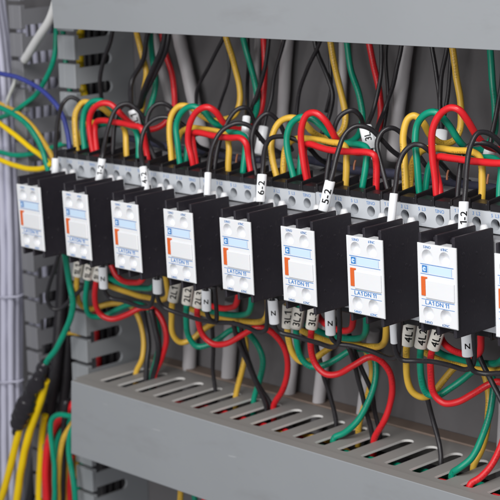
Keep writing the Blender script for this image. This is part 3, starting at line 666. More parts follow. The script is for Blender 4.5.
# --- thin dark wires hanging from the upper duct behind the loops
HANG = [
 ([(114, 22, 62), (110, 42, 62), (102.5, 63, 62), (100, 82, 64), (102, 100, 68), (108, 118, 74)], 1.3, 'black wire in front of the toothed duct wall under the upper duct', ()),
 ([(150, 22, 70), (146.5, 38, 70), (143, 60, 71), (132.5, 80, 71), (130.5, 98, 66), (134, 116, 62), (139, 134, 62)], 1.5, 'black wire left of the first yellow drop, ending at a white sleeve', [sl((135, 121, 62), '3L1', len=13, rx=2.8, ry=1.6)]),
 ([(166, 22, 66), (163, 45, 66), (153.5, 68, 67), (144, 90, 70), (141, 106, 74), (143, 130, 80)], 1.7, 'thick black wire crossing in front of the leftmost red drop', ()),
 ([(170, 22, 68), (167, 46, 68), (157, 70, 69), (146, 92, 72), (136, 112, 77)], 1.5, 'second thick black wire beside the leftmost red drop', ()),
 ([(228, 22, 84), (222.5, 40, 84), (208, 68, 84), (197, 90, 85), (196, 110, 86)], 1.1, 'thin black wire slanting down left of the second yellow drop', ()),
 ([(227, 22, 88), (228, 46, 88), (229, 75, 88), (222, 100, 88), (214, 124, 88)], .9, 'very thin black wire behind the second yellow drop', ()),
 ([(247, 22, 90), (248, 45, 90), (248, 70, 90), (247, 102, 78), (246, 122, 60), (244.5, 140, 58)], 1.1, 'thin black wire beside the second green drop, with a blank white sleeve', [sl((245.8, 128, 59), '', len=12, rx=2.2)]),
 ([(270, 22, 80), (268.5, 42, 80), (265, 68, 80), (257, 95, 80), (247, 119, 78), (240, 138, 76)], 1.25, 'black wire crossing over the second green and red drops', ()),
 ([(288, 22, 84), (283.5, 42, 84), (275, 75, 84), (271, 102, 83), (265, 122, 80), (260, 148, 74)], 1.1, 'thin black wire right of the second red drop, with a white sleeve', [sl((262.5, 139, 76), '1', len=16, rx=2.7)]),
 ([(326, 22, 86), (319, 44, 86), (308, 68, 87), (298.5, 95, 88), (296, 118, 88)], 1.1, 'thin black wire slanting left of the third yellow drop', ()),
 ([(313, 30, 88), (317, 52, 88), (327, 75, 88), (333, 95, 88), (328, 119, 86), (322, 134, 82)], 1.3, 'black wire bending right behind the third yellow drop', ()),
 ([(382, 22, 82), (381.5, 44, 82), (381, 78, 82), (373, 112, 76), (366.5, 128, 66), (368.5, 140, 62), (374, 156, 62)], 1.2, 'black wire in front of the third red drop, with a tilted white sleeve marked 3L', [sl((368.3, 138.5, 62.5), '3L', len=14, rx=3.3, ry=1.6, size=5.2)]),
 ([(404, 22, 84), (401.5, 46, 84), (395, 78, 84), (384, 112, 84), (376, 134, 68), (376, 158, 62)], 1.2, 'black wire left of the wide grey cable, with a white sleeve', [sl((376, 148, 64), 'L', len=13, rx=2.4)]),
 ([(388, 22, 88), (386, 60, 88), (388, 95, 88), (384, 125, 86), (380, 140, 84)], 1.0, 'thin black wire behind the third red drop', ()),
 ([(430, 24, 90), (432.5, 50, 90), (438.5, 88, 90), (440.5, 112, 88), (440, 140, 82)], 1.2, 'black wire left of the fourth yellow drop', ()),
 ([(449, 24, 86), (446.5, 50, 86), (441.5, 78, 86), (440, 105, 86), (441.5, 130, 82), (440, 144, 78)], 1.2, 'black wire left of the fourth yellow drop, ending at a white sleeve', [sl((440, 139, 79), '', len=9, rx=3.2)]),
 ([(452, 24, 89), (451, 55, 89), (449, 88, 89), (445, 112, 88), (441, 134, 85)], 1.1, 'thin black wire just beside the fourth yellow drop', ()),
 ([(505, 40, 82), (501, 85, 82), (497, 112, 81), (491, 136, 78), (489, 156, 74)], 1.2, 'black wire at the right edge in front of the fourth green drop', [sl((498, 150, 74), '', len=9, rx=3)]),
 ([(329, 30, 90), (330, 58, 90), (331, 86, 90), (326, 112, 90)], 1.0, 'very thin dark wire beside the third yellow drop', ()),
]
for pts, r, lab, svs in HANG: wire('wblack', r, pts, lab, 'black wires hanging behind the loops', sleeves=svs)
# small bare copper ends and a dark cable lying on top of the contactors
for (x, y, lab) in ((236, 158, 'fourth'), (354, 164, 'sixth'), (447, 174, 'seventh'), (487, 178, 'eighth')):
    wire('copper', .55, [(x, y + 6, 58), (x + .4, y, 58.5), (x + 1.6, y - 4, 59)], f'bare copper wire end behind the terminals of the {lab} contactor from the left', 'bare copper wire ends', name='copper_end', cat='wire end', n=8)
wire('navy', 2.3, [(300, 158, 76), (330, 164, 74), (352, 170, 72), (375, 172, 72), (400, 174, 73), (430, 180, 74), (460, 184, 73), (490, 188, 73), (530, 196, 74)], 'dark blue cable lying along the tops of the right hand contactors', cat='cable', name='blue_cable', n=14)
wire('navy', 2.0, [(128, 138, 74), (150, 143, 72), (175, 148, 74), (205, 152, 76), (235, 158, 74), (262, 160, 76)], 'dark blue cable lying along the tops of the left hand contactors', cat='cable', name='blue_cable', n=14)
for k, pts in enumerate(([(150, 160, 74), (160, 150, 80), (176, 152, 84), (190, 162, 82)], [(200, 160, 72), (214, 150, 76), (226, 152, 82), (240, 166, 84)], [(246, 172, 74), (258, 160, 80), (274, 162, 86), (292, 172, 84)], [(310, 182, 70), (324, 170, 76), (340, 166, 82), (360, 178, 84)], [(376, 178, 72), (390, 170, 78), (404, 176, 84)], [(440, 190, 70), (452, 178, 76), (470, 184, 82), (492, 192, 84)])):
    wire('wblack', 1.3, pts, 'short black wire lying on top of the %s contactor' % ['second to third', 'fourth', 'fifth', 'sixth', 'seventh', 'eighth'][k], 'short black wires lying behind the terminals')

# --- bottom: phase wires with ivory sleeves, bending right and down into the lower duct
def isl(q, text, ln=13.5, **k): return dict(q=q, text=text, len=ln, rx=3.2, ry=2.2, mat='beige', size=5.8, **k)
LOOPN = {0: 'leftmost', 2: 'third', 4: 'fifth', 6: 'seventh'}
BOT = [
 (0, 'yellow', [(79, 262, 45), (77.5, 276, 45.5), (77, 292, 47), (80, 304, 52), (90, 309, 60), (102, 306, 66), (118, 303, 72), (132, 307, 76), (140, 321, 78), (144, 342, 77), (142.5, 358, 75), (141, 373, 74)], [isl((78, 268, 45), '1L1', 11)]),
 (0, 'green', [(90, 264, 45), (87.5, 280, 45.5), (85.5, 300, 47), (90, 315, 52), (101, 317, 58), (116, 310, 64), (132, 304, 69), (147, 308, 72), (157, 322, 74), (159.5, 342, 74), (156, 360, 73), (152.5, 376, 72)], [isl((88.5, 271, 45), '1L2', 11)]),
 (0, 'red', [(100, 266, 45), (96.5, 282, 45.5), (95, 300, 47), (100, 314, 51), (112, 319.5, 55), (127, 314.5, 60), (141, 307.5, 65), (153, 309, 68), (163.5, 322, 70), (166.5, 340, 70), (162, 358, 69), (156.5, 377, 68)], [isl((98, 272, 45), '1L3', 11)]),
 (2, 'yellow', [(177, 276, 45), (174, 294, 45.5), (171.5, 316, 47), (173, 334, 51), (181, 342.5, 56), (192, 339.5, 61), (203, 330, 66), (216, 322, 72), (232, 323, 77), (244, 334, 79), (246, 352, 78), (243, 368, 75), (236, 394, 72)], [isl((175, 293, 45.5), '2L1')]),
 (2, 'green', [(190, 280, 45), (187.5, 296, 45.5), (186, 318, 47), (188.5, 336, 51), (197, 346.5, 55), (208, 345, 59), (220, 338, 63), (232, 329.5, 68), (244, 330, 72), (255, 341, 75), (262.5, 358, 75), (261, 376, 72), (254, 399, 68)], [isl((188, 295, 45.5), '2L2')]),
 (2, 'red', [(202, 282, 45), (199, 299, 45.5), (197.5, 316, 46.5), (202.5, 334, 49), (213, 344, 52), (227, 343.5, 55), (243, 334.5, 59), (258, 327.5, 63), (270, 330.5, 66), (281.5, 342, 68), (287.5, 360, 68), (287, 376, 66), (283, 390, 63), (274, 405, 60)], [isl((200, 297, 45.5), '2L3')]),
 (4, 'yellow', [(289, 298, 45), (288, 316, 45.5), (288, 336, 47), (293, 354, 50), (302, 361.5, 54), (314, 359, 59), (325, 351.5, 64), (339, 343, 69), (352, 341, 74), (365, 349, 77), (371.5, 364, 77), (371, 383, 75), (362, 422, 71)], [isl((288, 315, 45.5), '3L1')]),
 (4, 'green', [(301, 300, 45), (297, 320, 45.5), (296, 338, 47), (301, 358, 50), (310, 366.5, 53), (322, 366, 57), (336, 359.5, 61), (350, 351, 65), (364, 349, 69), (374, 357, 71), (376.5, 372, 71), (371, 396, 68), (358, 421, 63), (344, 433, 60), (334, 438, 58)], [isl((297.5, 316, 45.5), '3L2')]),
 (4, 'red', [(316, 302, 45), (312.5, 320, 45.5), (311, 344, 46.5), (315.5, 364, 48), (326, 374, 50), (339, 373.5, 53), (354, 365.5, 56), (369, 357, 60), (380, 360, 63), (389.5, 371, 65), (392.5, 387, 65), (390, 404, 63), (384, 422, 60), (378, 440, 58)], [isl((313, 318, 45.5), '3L3')]),
 (6, 'yellow', [(411, 316, 45), (408.5, 336, 45.5), (406, 354, 47), (406.5, 376, 48), (412, 392, 51), (422, 397, 55), (433, 393, 60), (444, 380, 65), (456, 367, 70), (470, 362, 75), (483, 371, 78), (488.5, 390, 78), (488, 420, 75), (482, 448, 71), (475, 466, 68)], [isl((409, 334, 45.5), '4L1', 14)]),
 (6, 'green', [(425, 318, 45), (422, 338, 45.5), (419.8, 358, 47), (421, 378, 48), (426.5, 393, 51), (437, 395.5, 54), (450, 388, 58), (463, 379, 62), (477, 369.5, 67), (488, 371, 70), (493.5, 384, 71), (491, 406, 69), (483, 436, 65), (472, 458, 60), (460, 468, 57), (452, 474, 57)], [isl((422.5, 336, 45.5), '4L2', 14)]),
 (6, 'red', [(442, 320, 45), (436, 340, 45.5), (431.5, 356, 46.5), (430.5, 378, 47), (434, 394, 49), (444, 403, 51), (457, 402.5, 53), (473, 394, 56), (489, 384.5, 59), (500, 382, 62), (509, 392, 65), (510, 415, 65), (503, 440, 62), (492, 465, 58), (480, 478, 54), (468, 485, 51)], [isl((437, 337, 45.5), '4L3', 14.5)]),
]
for ci, col, pts, svs in BOT:
    wire(col, CR, pts, f"{col} wire with an ivory sleeve marked {svs[0]['text']}, looping below the {LOOPN[ci]} contactor", 'sleeved wires looping below the contactors into the lower duct', sleeves=svs, ext=(0, -2, -9))
# bottom jumpers, phases swapped, coming up at the neighbour contactor
BJ = [
 (1, 'red', [(102, 256, 49), (110, 262, 49), (116, 275, 50), (124, 281, 51), (134, 282.5, 50), (142, 280, 48), (145, 272, 47), (146, 262, 46.5)]),
 (1, 'green', [(96, 270, 55), (112, 279, 56), (126, 286, 56), (140, 288, 55), (152, 287.5, 52), (156, 281, 48), (157, 268, 46.5)]),
 (1, 'yellow', [(92, 278, 60), (110, 286, 61), (130, 293, 60), (150, 298, 58), (162, 300, 55), (168, 295, 50), (167, 284, 48), (165, 270, 46.5)]),
 (3, 'red', [(202, 296, 53), (208, 304, 53), (218, 307.5, 53), (229, 308, 52), (236, 305, 50), (238, 297, 48), (238.5, 284, 46.5)]),
 (3, 'green', [(192, 302, 58), (206, 310, 58), (222, 313.5, 57), (238, 315, 55), (248, 313, 52), (251.5, 305, 49), (252, 290, 46.5)]),
 (3, 'yellow', [(188, 308, 63), (206, 314, 63), (226, 318, 62), (246, 321, 60), (259, 322, 57), (266, 318, 53), (268.5, 308, 49), (268.5, 292, 46.5)]),
 (5, 'red', [(315, 310, 53), (322, 321, 53), (332, 327.5, 53), (344, 331, 52), (351.5, 328.5, 50), (353.5, 320, 48), (354, 304, 46.5)]),
 (5, 'green', [(306, 324, 58), (320, 332, 58), (338, 337.5, 57), (354, 339, 55), (363, 337, 53), (366.5, 329, 50), (366.5, 308, 46.5)]),
 (5, 'yellow', [(300, 330, 63), (316, 337, 63), (336, 342, 62), (356, 345, 60), (375, 347, 57), (383.5, 343.5, 53), (386, 334, 49), (386, 312, 46.5)]),
 (7, 'red', [(438, 328, 53), (443, 342, 53), (452, 349.5, 53), (464, 353.5, 52), (475, 355, 51), (480, 351, 49), (481, 338, 48), (481, 318, 46.5)]),
 (7, 'green', [(428, 344, 58), (444, 355, 58), (462, 360, 57), (480, 363, 56), (498, 363, 54), (505, 356, 51), (506, 330, 46.5)]),
 (7, 'yellow', [(424, 352, 63), (442, 361, 63), (462, 365.5, 62), (482, 368.5, 60), (502, 370, 58), (515, 364, 54), (518, 340, 47)]),
]
for ci, col, pts in BJ:
    wire(col, CR, pts, f'{col} jumper wire bending up beneath the {["", "second", "", "fourth", "", "sixth", "", "eighth"][ci]} contactor from the left', 'jumper wires under the contactors', ext=(0, 1, 5))
# --- black neutral wire, looped from block to block, white sleeves marked N
def nsl(q, text='N', ln=13, rx=2.7): return dict(q=q, text=text, len=ln, rx=rx, ry=1.8, size=4.0, upright=True)
GN = 'black neutral wires looping below the blocks'
BUS = [
 ([(59, 254, 30), (56, 264, 30), (49.5, 284, 32), (47, 298, 34), (52, 308.5, 37), (60, 308.5, 40), (70, 300, 43), (84, 287, 46), (96, 279, 48)], (), 'black wire hanging in a loop below the leftmost block'),
 ([(102.5, 262, 27), (103.5, 280, 28), (105, 291, 30), (110, 297.5, 33), (124, 301, 36), (142, 306.8, 36), (150, 305.5, 33), (153.5, 296, 30), (155, 276, 27)], [nsl((103, 277, 28), ln=14)], 'black wire hanging between the second and third blocks'),
 ([(157, 272, 27), (157.5, 288, 27.5), (158.5, 300, 30), (163, 307, 33), (176, 312.5, 36), (196, 318.5, 38), (214, 322.3, 38), (232, 323, 38), (248, 328, 37), (259, 332.2, 35), (265.5, 329, 33), (267.3, 316, 30), (267.6, 294, 27)], [nsl((157, 285, 27.5), '', ln=9)], 'long black wire sagging from the third to the fifth block'),
 ([(205.5, 280, 27), (206.5, 298, 27.5), (207, 313, 30), (211, 320, 33), (216, 320.5, 36), (216, 306, 34), (214.5, 286, 28)], [nsl((206.5, 300, 27.5))], 'short black wire with a white N sleeve below the fourth block'),
 ([(272, 292, 27), (273.5, 312, 27.5), (274.5, 326, 30), (279, 332.5, 33), (295, 336.8, 36), (318, 342.8, 37), (332, 347, 36), (338.5, 343, 33), (339.5, 328, 30), (339, 304, 27)], [nsl((273.6, 311, 27.5), ln=14)], 'black wire below the fifth and sixth blocks'),
 ([(329, 302, 27), (330.5, 322, 27.5), (331.5, 337, 30), (337, 343, 33), (352, 345.8, 36), (374, 352.5, 38), (388, 358, 37), (397, 356, 34), (399.5, 344, 30), (400, 318, 27)], [nsl((330.8, 323, 27.5), ln=14.5)], 'black wire below the sixth and seventh blocks'),
 ([(392.5, 312, 27), (394, 332, 27.5), (395.5, 350, 30), (401, 360, 33), (414, 361.3, 36), (432, 361.5, 37), (452, 366, 37), (466, 370, 36), (473, 364, 33), (474.5, 346, 30), (474, 320, 27)], [nsl((394, 331, 27.5), '', ln=12, rx=1.9)], 'black wire below the seventh and eighth blocks'),
 ([(465.5, 318, 27), (467, 342, 27.5), (468.5, 360, 30), (474, 371, 33), (486, 373.8, 36), (502, 373.5, 37), (520, 376, 37)], [nsl((467, 343.5, 27.5), ln=12)], 'black wire leaving the photo below the eighth block'),
]
for pts, svs, lab in BUS: wire('wblack', BR, pts, lab, GN, sleeves=svs)
# --- black wires dropping into the lower duct
DROP = [
 ([(143, 309, 70), (146, 325, 72), (149, 345, 72), (147, 360, 70), (145.5, 376, 69)], 1.7, 'leftmost thick black wire going down into the lower duct'),
 ([(151, 309, 66), (155, 328, 66), (159, 350, 66), (158, 378, 66)], 1.9, 'second thick black wire going down into the lower duct'),
 ([(211, 290, 70), (212, 318, 71), (213, 345, 73), (213, 370, 73), (215, 388, 72)], 1.25, 'single black wire entering the duct below the fourth block'),
 ([(233, 322, 54), (238, 340, 58), (248, 364, 62), (257, 386, 65), (265, 405, 67)], 1.35, 'black wire of the crossing pair below the fifth block, front one'),
 ([(241, 324, 58), (243, 340, 61), (250, 364, 65), (258, 384, 68), (264, 402, 70)], 1.35, 'black wire of the crossing pair below the fifth block, rear one'),
 ([(312, 322, 68), (318, 352, 70), (324, 378, 72), (330.5, 396, 73), (334, 420, 72)], 1.3, 'black wire entering the duct below the sixth block'),
 ([(348, 346, 56), (352, 356, 58), (358, 378, 62), (365, 407, 66), (372, 436, 68)], 1.35, 'black wire slanting down below the seventh block, longer of two'),
 ([(349, 334, 62), (356, 354, 62), (362, 370, 64), (371.5, 390, 68), (375, 412, 70), (375, 432, 70)], 1.3, 'black wire slanting down below the seventh block, shorter of two'),
 ([(419, 362, 66), (424, 386, 66), (428, 402, 68), (434, 424, 70), (439, 444, 70), (441, 460, 68)], 1.35, 'black wire dropping alone into the duct below the eighth block'),
 ([(478, 352, 52), (484, 366, 52), (492, 382, 54), (502, 402, 58), (512, 430, 62), (530, 530, 66)], 1.4, 'black wire slanting out at the right edge above the lower duct'),
]
for pts, r, lab in DROP: wire('wblack', r, pts, lab, 'black wires dropping into the lower duct', ext=(0, 1, -9))
# --- wires lying inside the lower duct, seen through its slots
def inner(col, pts, label, r=1.75):
    path = smooth_path([Vector(p) for p in pts]); mb = MB(); mb.tube(path, r, 8)
    o = mb.build({'wblack': 'black_wire'}.get(col, col + '_wire'), M[col], loc=path[0]); tag(o, label, 'wire', 'wires lying inside the lower duct')
inner('red', [(-6, 66, -150), (30, 63, -143), (90, 60, -135.4), (135, 57, -134.9), (170, 59, -136.4), (200, 66, -152)], 'red wire seen through the left slots of the lower duct')
inner('yellow', [(96, 54, -150), (112, 51, -136.4), (140, 51, -135.4), (165, 59, -136.4), (190, 65, -136.4), (218, 66, -150)], 'yellow wire seen through the middle slots of the lower duct')
inner('green', [(142, 60, -152), (168, 51, -137.4), (200, 53, -135.4), (230, 55, -135.4), (262, 61, -136.4), (300, 62, -135.4), (345, 60, -137.4), (410, 60, -146)], 'green wire seen through the right slots of the lower duct')
inner('red', [(215, 55, -154), (240, 50, -137.4), (270, 51, -134.9), (310, 51.5, -134.4), (350, 52, -135.4), (410, 54, -144)], 'red wire seen through the right slots of the lower duct')
for k, (y, z) in enumerate(((70, -141), (75, -142), (80, -143), (64, -150))):
    inner('wblack', [(-5, y, z - 8), (60, y + 2, z), (160, y - 1, z - 1), (260, y + 1, z), (410, y, z - 2)], ['front', 'second', 'rear', 'lowest'][k] + ' of the black wires lying inside the lower duct', 2.2)
# --- grey cables running up the back panel
for k, (pts, r, lab) in enumerate((
    ([(172, 10, 95), (180, 40, 95), (188, 75, 95), (196, 110, 95), (204, 150, 96)], 4.0, 'wide grey cable on the panel right of the leftmost red drop'),
    ([(148, 20, 97), (158, 50, 97), (166, 80, 97), (172, 110, 97)], 3.4, 'grey cable on the panel between the first green and red drops'),
    ([(290, 10, 97), (287.5, 40, 97), (284, 90, 97), (281, 150, 97)], 3.4, 'grey cable on the panel right of the second red drop'),
    ([(343, 20, 98), (343, 70, 98), (341, 140, 98)], 2.4, 'narrow grey cable behind the third yellow drop'),
    ([(410, 10, 95), (406, 50, 95), (399, 105, 95), (393, 160, 95)], 3.7, 'wide grey cable left of the largest set of coloured loops'),
    ([(258, 20, 99), (257, 70, 99), (255, 130, 99)], 1.8, 'narrow grey cable between the second green and red drops'),
    ([(192, 300, 96), (190, 340, 96), (189, 385, 96), (189, 470, 96)], 4.2, 'grey cable on the lower panel below the fourth block'),
    ([(232, 300, 97), (230, 350, 97), (227, 395, 97), (225, 490, 97)], 4.4, 'grey cable on the lower panel behind the crossing black pair'),
    ([(300, 310, 97), (294, 350, 97), (289, 400, 97), (284, 500, 97)], 3.6, 'left one of two grey cables under the fifth and sixth blocks'),
    ([(330, 320, 96), (325, 350, 96), (319, 400, 96), (311, 500, 96)], 3.7, 'right one of two grey cables under the fifth and sixth blocks'),
    ([(374, 330, 96), (368, 370, 96), (361, 420, 96), (352, 510, 96)], 3.3, 'grey cable on the lower panel below the seventh block'),
    ([(505, 380, 98), (503, 420, 98), (501, 460, 98), (498, 520, 98)], 2.6, 'grey cable on the lower panel at the right edge'))):
    wire('pale', r, pts, lab, 'grey cables running up the back panel', n=16, cat='cable')

# ------------------------------------------------------------------ left side
LIL = [
 ([(-22, -10, 60), (-15, 60, 60), (-9, 130, 60), (-5, 250, 60), (-4.5, 380, 60), (-4, 510, 60)], 3.2, 'first'),
 ([(-14, -10, 61), (-6, 60, 61), (-1, 130, 61), (3.6, 250, 60), (4.2, 380, 60.5), (4.6, 510, 60)], 2.5, 'second'),
 ([(-8, -10, 66), (1.5, 60, 66), (6, 130, 65), (10.4, 250, 62), (11, 380, 61), (12.5, 510, 60)], 2.35, 'third'),
 ([(-3, -10, 72), (6.5, 60, 71), (12, 130, 70), (16.6, 250, 68), (17, 380, 66), (18, 510, 64)], 1.9, 'fourth'),
 ([(2, -10, 77), (10, 60, 77), (15.5, 130, 76), (20.6, 250, 74), (21, 380, 73), (22.5, 510, 70)], 1.5, 'fifth'),
 ([(-16, -10, 80), (-7, 60, 80), (-1, 130, 78), (2, 250, 77), (3, 380, 76), (3, 510, 74)], 2.4, 'rearmost'),
]
for pts, r, k in LIL: wire('lilac', r, pts, f'{k} pale grey cable, counted from the left, in the bundle at the left edge', 'pale grey cables bundled at the left edge', cat='cable', n=14)
for k, (y, lab) in enumerate(((297, 'upper white cable tie round the pale bundle at the left edge'), (382, 'lower white cable tie round the pale bundle at the left edge'))):
    wire('lilac', .7, [(-10, y - 2, 55), (-5, y, 56.5), (4, y + .5, 56.5), (11, y, 58.5), (18, y - .5, 62), (23, y - 2, 66), (20, y - 3, 74)], lab, 'white ties on the pale bundle', name='cable_tie', cat='cable tie', n=8)
for k, (x0, x1, Y) in enumerate(((30, 33, 92), (38, 42, 93), (46, 50, 92), (54, 58, 93), (24, 27, 95))):
    wire('lilac', 2.0, [(x0 - 6, 10, Y), (x0, 90, Y), (x0 + 2, 160, Y), (x1 + 2, 250, Y), (x1 + 6, 345, Y)], f'pale grey cable {["second", "third", "fourth", "last", "first"][k]} from the left behind the far left duct wall', 'pale grey cables inside the vertical duct', cat='cable', n=12)
wire('wwhite', 2.7, [(58, -6, 40), (50, 19, 44), (38, 38, 49), (29, 53, 53), (24.5, 60, 55)], 'short white cable stub with a cut end at top left', cat='cable', n=14)
wire('wwhite', 1.2, [(16, 76, 50), (13, 86, 51), (9, 97, 53), (5, 112, 56)], 'thin white cable end near the left edge', cat='cable')
wire('wblue', 1.5, [(-12, 70, 42), (0, 73, 44), (14, 76.5, 47), (27, 81.5, 50), (42, 90, 52), (54, 102, 53), (62.5, 116, 53), (67, 130, 52), (69.5, 146, 50), (70, 160, 48)], 'blue wire curving in from the left edge', ext=(0, 0, -4))
LW = [
 ('green', [(58, 10, 64), (56.5, 30, 64), (54.5, 56, 63), (48, 74, 62), (38, 92, 60), (25, 104, 57), (10, 114, 54), (-10, 121, 52)], 1.6, 'green wire sweeping from the upper duct down to the left edge'),
 ('green', [(-10, 104, 42), (0, 107.5, 43), (12, 113, 44), (24, 122, 45), (35, 136, 46), (43, 152, 46), (48, 168, 45), (50.5, 182, 42)], 1.7, 'green wire arching from the left edge to the leftmost block'),
 ('lemon', [(-10, 118, 50), (0, 123.5, 50), (14, 134, 51), (27, 145, 52), (38, 153, 53), (50, 163, 54), (60, 172, 56)], 1.7, 'bright yellow wire slanting down from the left edge, middle of three'),
 ('yellow', [(-10, 98, 54), (0, 104, 54), (16, 112, 55), (32, 126, 56), (43, 141, 57), (51, 154, 57), (56, 168, 56)], 1.6, 'ochre yellow wire behind the arching green wire at the left'),
 ('green', [(-10, 150, 52), (0, 152.5, 53), (16, 155, 54), (32, 153.5, 56), (48, 148.5, 58), (64, 143.5, 60), (76, 141, 64)], 1.6, 'green wire running level in from the left edge'),
 ('lemon', [(-10, 156, 46), (0, 159.5, 46), (14, 165, 46), (30, 168.8, 46), (44, 168, 46), (52, 163, 46)], 1.7, 'bright yellow wire lowest of those entering at the left edge'),
 ('lemon', [(81, 15, 72), (80.5, 35, 72), (80, 58, 72), (82, 80, 72), (85.5, 102, 72), (89, 124, 72)], 2.4, 'bright yellow wire behind the teeth of the vertical duct'),
 ('green', [(62, 16, 74), (63.5, 36, 74), (66, 62, 74), (70, 90, 74), (75, 120, 74)], 1.7, 'green wire behind the teeth of the vertical duct'),
 ('green', [(64, 246, 38), (66.5, 262, 40), (69.5, 282, 42), (73, 300, 43), (71.5, 316, 43), (65, 332, 42), (57, 348, 41), (48, 360, 40), (43, 370, 40)], 1.95, 'thick green wire running down into the black taped splice'),
 ('lemon', [(24, 410, 38), (20, 425, 38), (15.5, 446, 38), (11, 464, 38), (4, 490, 38), (-2, 508, 38)], 2.4, 'bright yellow wire coming out of the end of the taped splice'),
 ('lemon', [(46, 380, 44), (41.5, 398, 44), (34.5, 418, 44), (27, 442, 43), (21, 470, 42), (17, 500, 42), (16, 512, 42)], 2.6, 'bright yellow wire just right of the taped splice'),
 ('lemon', [(45, 415, 58), (42, 436, 58), (40.5, 460, 57), (39.5, 485, 57), (39, 510, 57)], 2.3, 'bright yellow wire left of the red wires at lower left'),
 ('red', [(78, 398, 66), (66, 413, 62), (55, 426, 58), (48.5, 444, 55), (45.5, 466, 54), (46, 490, 54), (47, 510, 54)], 2.6, 'thick red wire bending down at lower left'),
 ('red', [(80, 410, 68), (66, 420, 65), (56, 432, 62), (52, 456, 60), (50.5, 480, 60), (51, 510, 60)], 2.0, 'second red wire behind the bending green wire at lower left'),
 ('green', [(78, 417, 52), (68, 415.5, 51), (58, 415, 50), (52, 420, 49.5), (50.5, 434, 49), (52.5, 452, 49), (55, 476, 49), (54, 510, 49)], 1.8, 'green wire bending from level to vertical at lower left'),
 ('green', [(74, 418, 64), (66, 426, 62), (58.5, 438, 60), (56, 456, 60), (58, 480, 60), (60, 510, 60)], 2.2, 'dark green wire behind the bending one at lower left'),
 ('yellow', [(77, 418, 60), (69.5, 428, 58), (63, 441, 56), (59, 460, 55), (58.5, 482, 54), (58, 510, 54)], 1.9, 'ochre wire curving down at lower left'),
 ('yellow', [(74, 430, 66), (69, 446, 64), (67, 465, 63), (66.5, 488, 63), (66.5, 510, 63)], 1.8, 'straighter ochre wire at lower left'),
 ('green', [(77, 420, 52), (70.5, 432, 50), (68.8, 446, 50), (70.5, 464, 50), (74, 484, 50), (75.5, 510, 50)], 1.9, 'green wire beside the left end of the lower duct'),
 ('red', [(72, 455, 66), (70, 475, 64), (69.5, 492, 63), (70, 510, 63)], 1.8, 'short red wire at lower left beside the green one'),
 ('yellow', [(78, 446, 72), (77, 460, 72), (75, 478, 70)], 1.6, 'short ochre wire under the left end of the lower duct'),
 ('green', [(84, 446, 78), (82, 462, 76), (78, 482, 72), (77, 505, 70)], 1.9, 'green wire under the left end of the lower duct'),
 ('yellow', [(181, 470, 60), (181, 488, 60), (180, 510, 60)], 1.8, 'ochre wire below the lower duct'),
 ('red', [(206, 480, 62), (205, 492, 62), (204, 512, 62)], 1.8, 'red wire below the lower duct'),
 ('green', [(190, 478, 66), (194, 492, 66), (196, 512, 66)], 1.8, 'green wire below the lower duct'),
 ('red', [(95, 300, 80), (97, 330, 82), (99, 360, 82), (100, 380, 82)], 1.8, 'red wire seen through the slots of the vertical duct'),
 ('yellow', [(62, 333, 74), (74, 333.5, 68), (80, 334, 70), (88, 332, 78)], 1.2, 'thin ochre wire passing through the gap between two duct teeth'),
]
for col, pts, r, lab in LW: wire(col, r, pts, lab, None)
# dark wires at lower left
for k, (pts, r, lab) in enumerate((
    ([(64, 225, 74), (62.5, 285, 72), (60, 320, 70), (58, 350, 68), (54, 385, 66), (48, 420, 64)], 4.0, 'thick black cable hanging behind the green wire at left'),
    ([(72, 240, 79), (70, 300, 78), (68, 340, 76), (66, 380, 74), (62, 420, 72), (62, 455, 70), (62, 510, 68)], 3.6, 'thick black cable left of the lower duct'),
    ([(55, 235, 79), (52, 290, 78), (50, 330, 76), (47, 370, 74), (42, 420, 72), (36, 460, 70), (28, 512, 68)], 3.2, 'black cable behind the taped splice'),
    ([(66, 400, 60), (64, 430, 60), (63, 470, 58), (62, 510, 58)], 2.0, 'black wire among the coloured wires at lower left'))):
    wire('wblack', r, pts, lab, 'thick black cables at lower left', cat='cable', n=14, name='black_cable')
# dark wires deep inside the vertical duct
for k, x in enumerate((84, 90, 97, 104)):
    wire('wblack', 2.2, [(x, 10, 88), (x + 1, 60, 89), (x + 4, 120, 89), (x + 7, 180, 90), (x + 14, 330, 90), (x + 20, 420, 90), (x + 22, 510, 90)], f'{["first", "second", "third", "fourth"][k]} black wire from the left seen through the slots of the vertical duct', 'black wires inside the vertical duct', cat='wire')
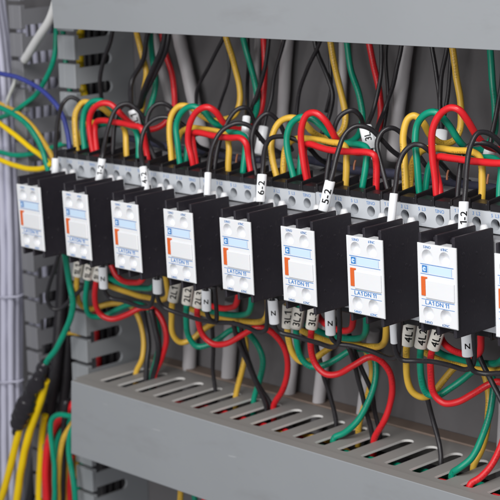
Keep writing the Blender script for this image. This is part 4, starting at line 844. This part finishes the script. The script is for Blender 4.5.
# taped splice
tp = smooth_path([at(*p) for p in ((46, 362, 40), (43, 368, 40), (37, 381, 39), (30, 396, 39), (24, 410, 38), (19, 423, 38), (16, 433, 38))], 14)
n_ = len(tp); rad = []
ctl = [2.5, 3.0, 4.3, 3.7, 4.5, 5.0, 4.3, 5.6, 6.1, 5.5, 6.2, 5.2, 3.0, 2.6]
for i in range(n_):
    t = i / (n_ - 1) * (len(ctl) - 1); k = min(int(t), len(ctl) - 2); rad.append(ctl[k] + (ctl[k + 1] - ctl[k]) * (t - k))
b = MB(); b.tube(tp, rad, 22)
for v in b.v:                                   # soft lumps and slanting wrap edges
    w_ = noise.noise(v * .16) * 1.1 + noise.noise(v * .45 + Vector((9, 2, 4))) * .45
    wrap = ((v.z + .55 * v.x + .2 * math.sin(v.x)) / 6.5) % 1.0
    k = min(range(n_), key=lambda i: (tp[i] - v).length); d_ = (v - tp[k])
    if d_.length > .1: v += d_.normalized() * (w_ + .55 * wrap)
tag(b.build('taped_splice', M['tape'], loc=tp[0]), 'black tape wound thickly round a wire splice at lower left', 'splice')

# ------------------------------------------------------------------ light
sc = bpy.context.scene
w = bpy.data.worlds.new('World'); sc.world = w; w.use_nodes = True
bg = w.node_tree.nodes['Background']; bg.inputs[0].default_value = (.92, .95, 1.0, 1); bg.inputs[1].default_value = .21
def area(name, loc, target, size, power, col=(1, 1, 1)):
    l = bpy.data.lights.new(name, 'AREA'); l.shape = 'RECTANGLE'; l.size, l.size_y = size[0] * S, size[1] * S; l.energy = power; l.color = col
    o = bpy.data.objects.new(name, l); C.objects.link(o); o.location = Vector(loc) * S
    d = (Vector(target) - Vector(loc)).normalized(); o.rotation_euler = d.to_track_quat('-Z', 'Y').to_euler()
    return o
area('key_light', (760, -600, 680), (220, 40, -30), (420, 340), 9.5, (1, .99, .97))
area('front_light', (250, -900, 500), (200, 40, -30), (700, 400), 3.6, (1, 1, 1))
area('low_light', (420, -950, 20), (200, 40, -60), (700, 300), 5.0, (1, .99, .98))
sc.view_settings.view_transform = 'Standard'; sc.view_settings.look = 'None'; sc.view_settings.exposure = -0.2; sc.view_settings.gamma = 1
sc.cycles.max_bounces = 8
print('wires', NW[0])
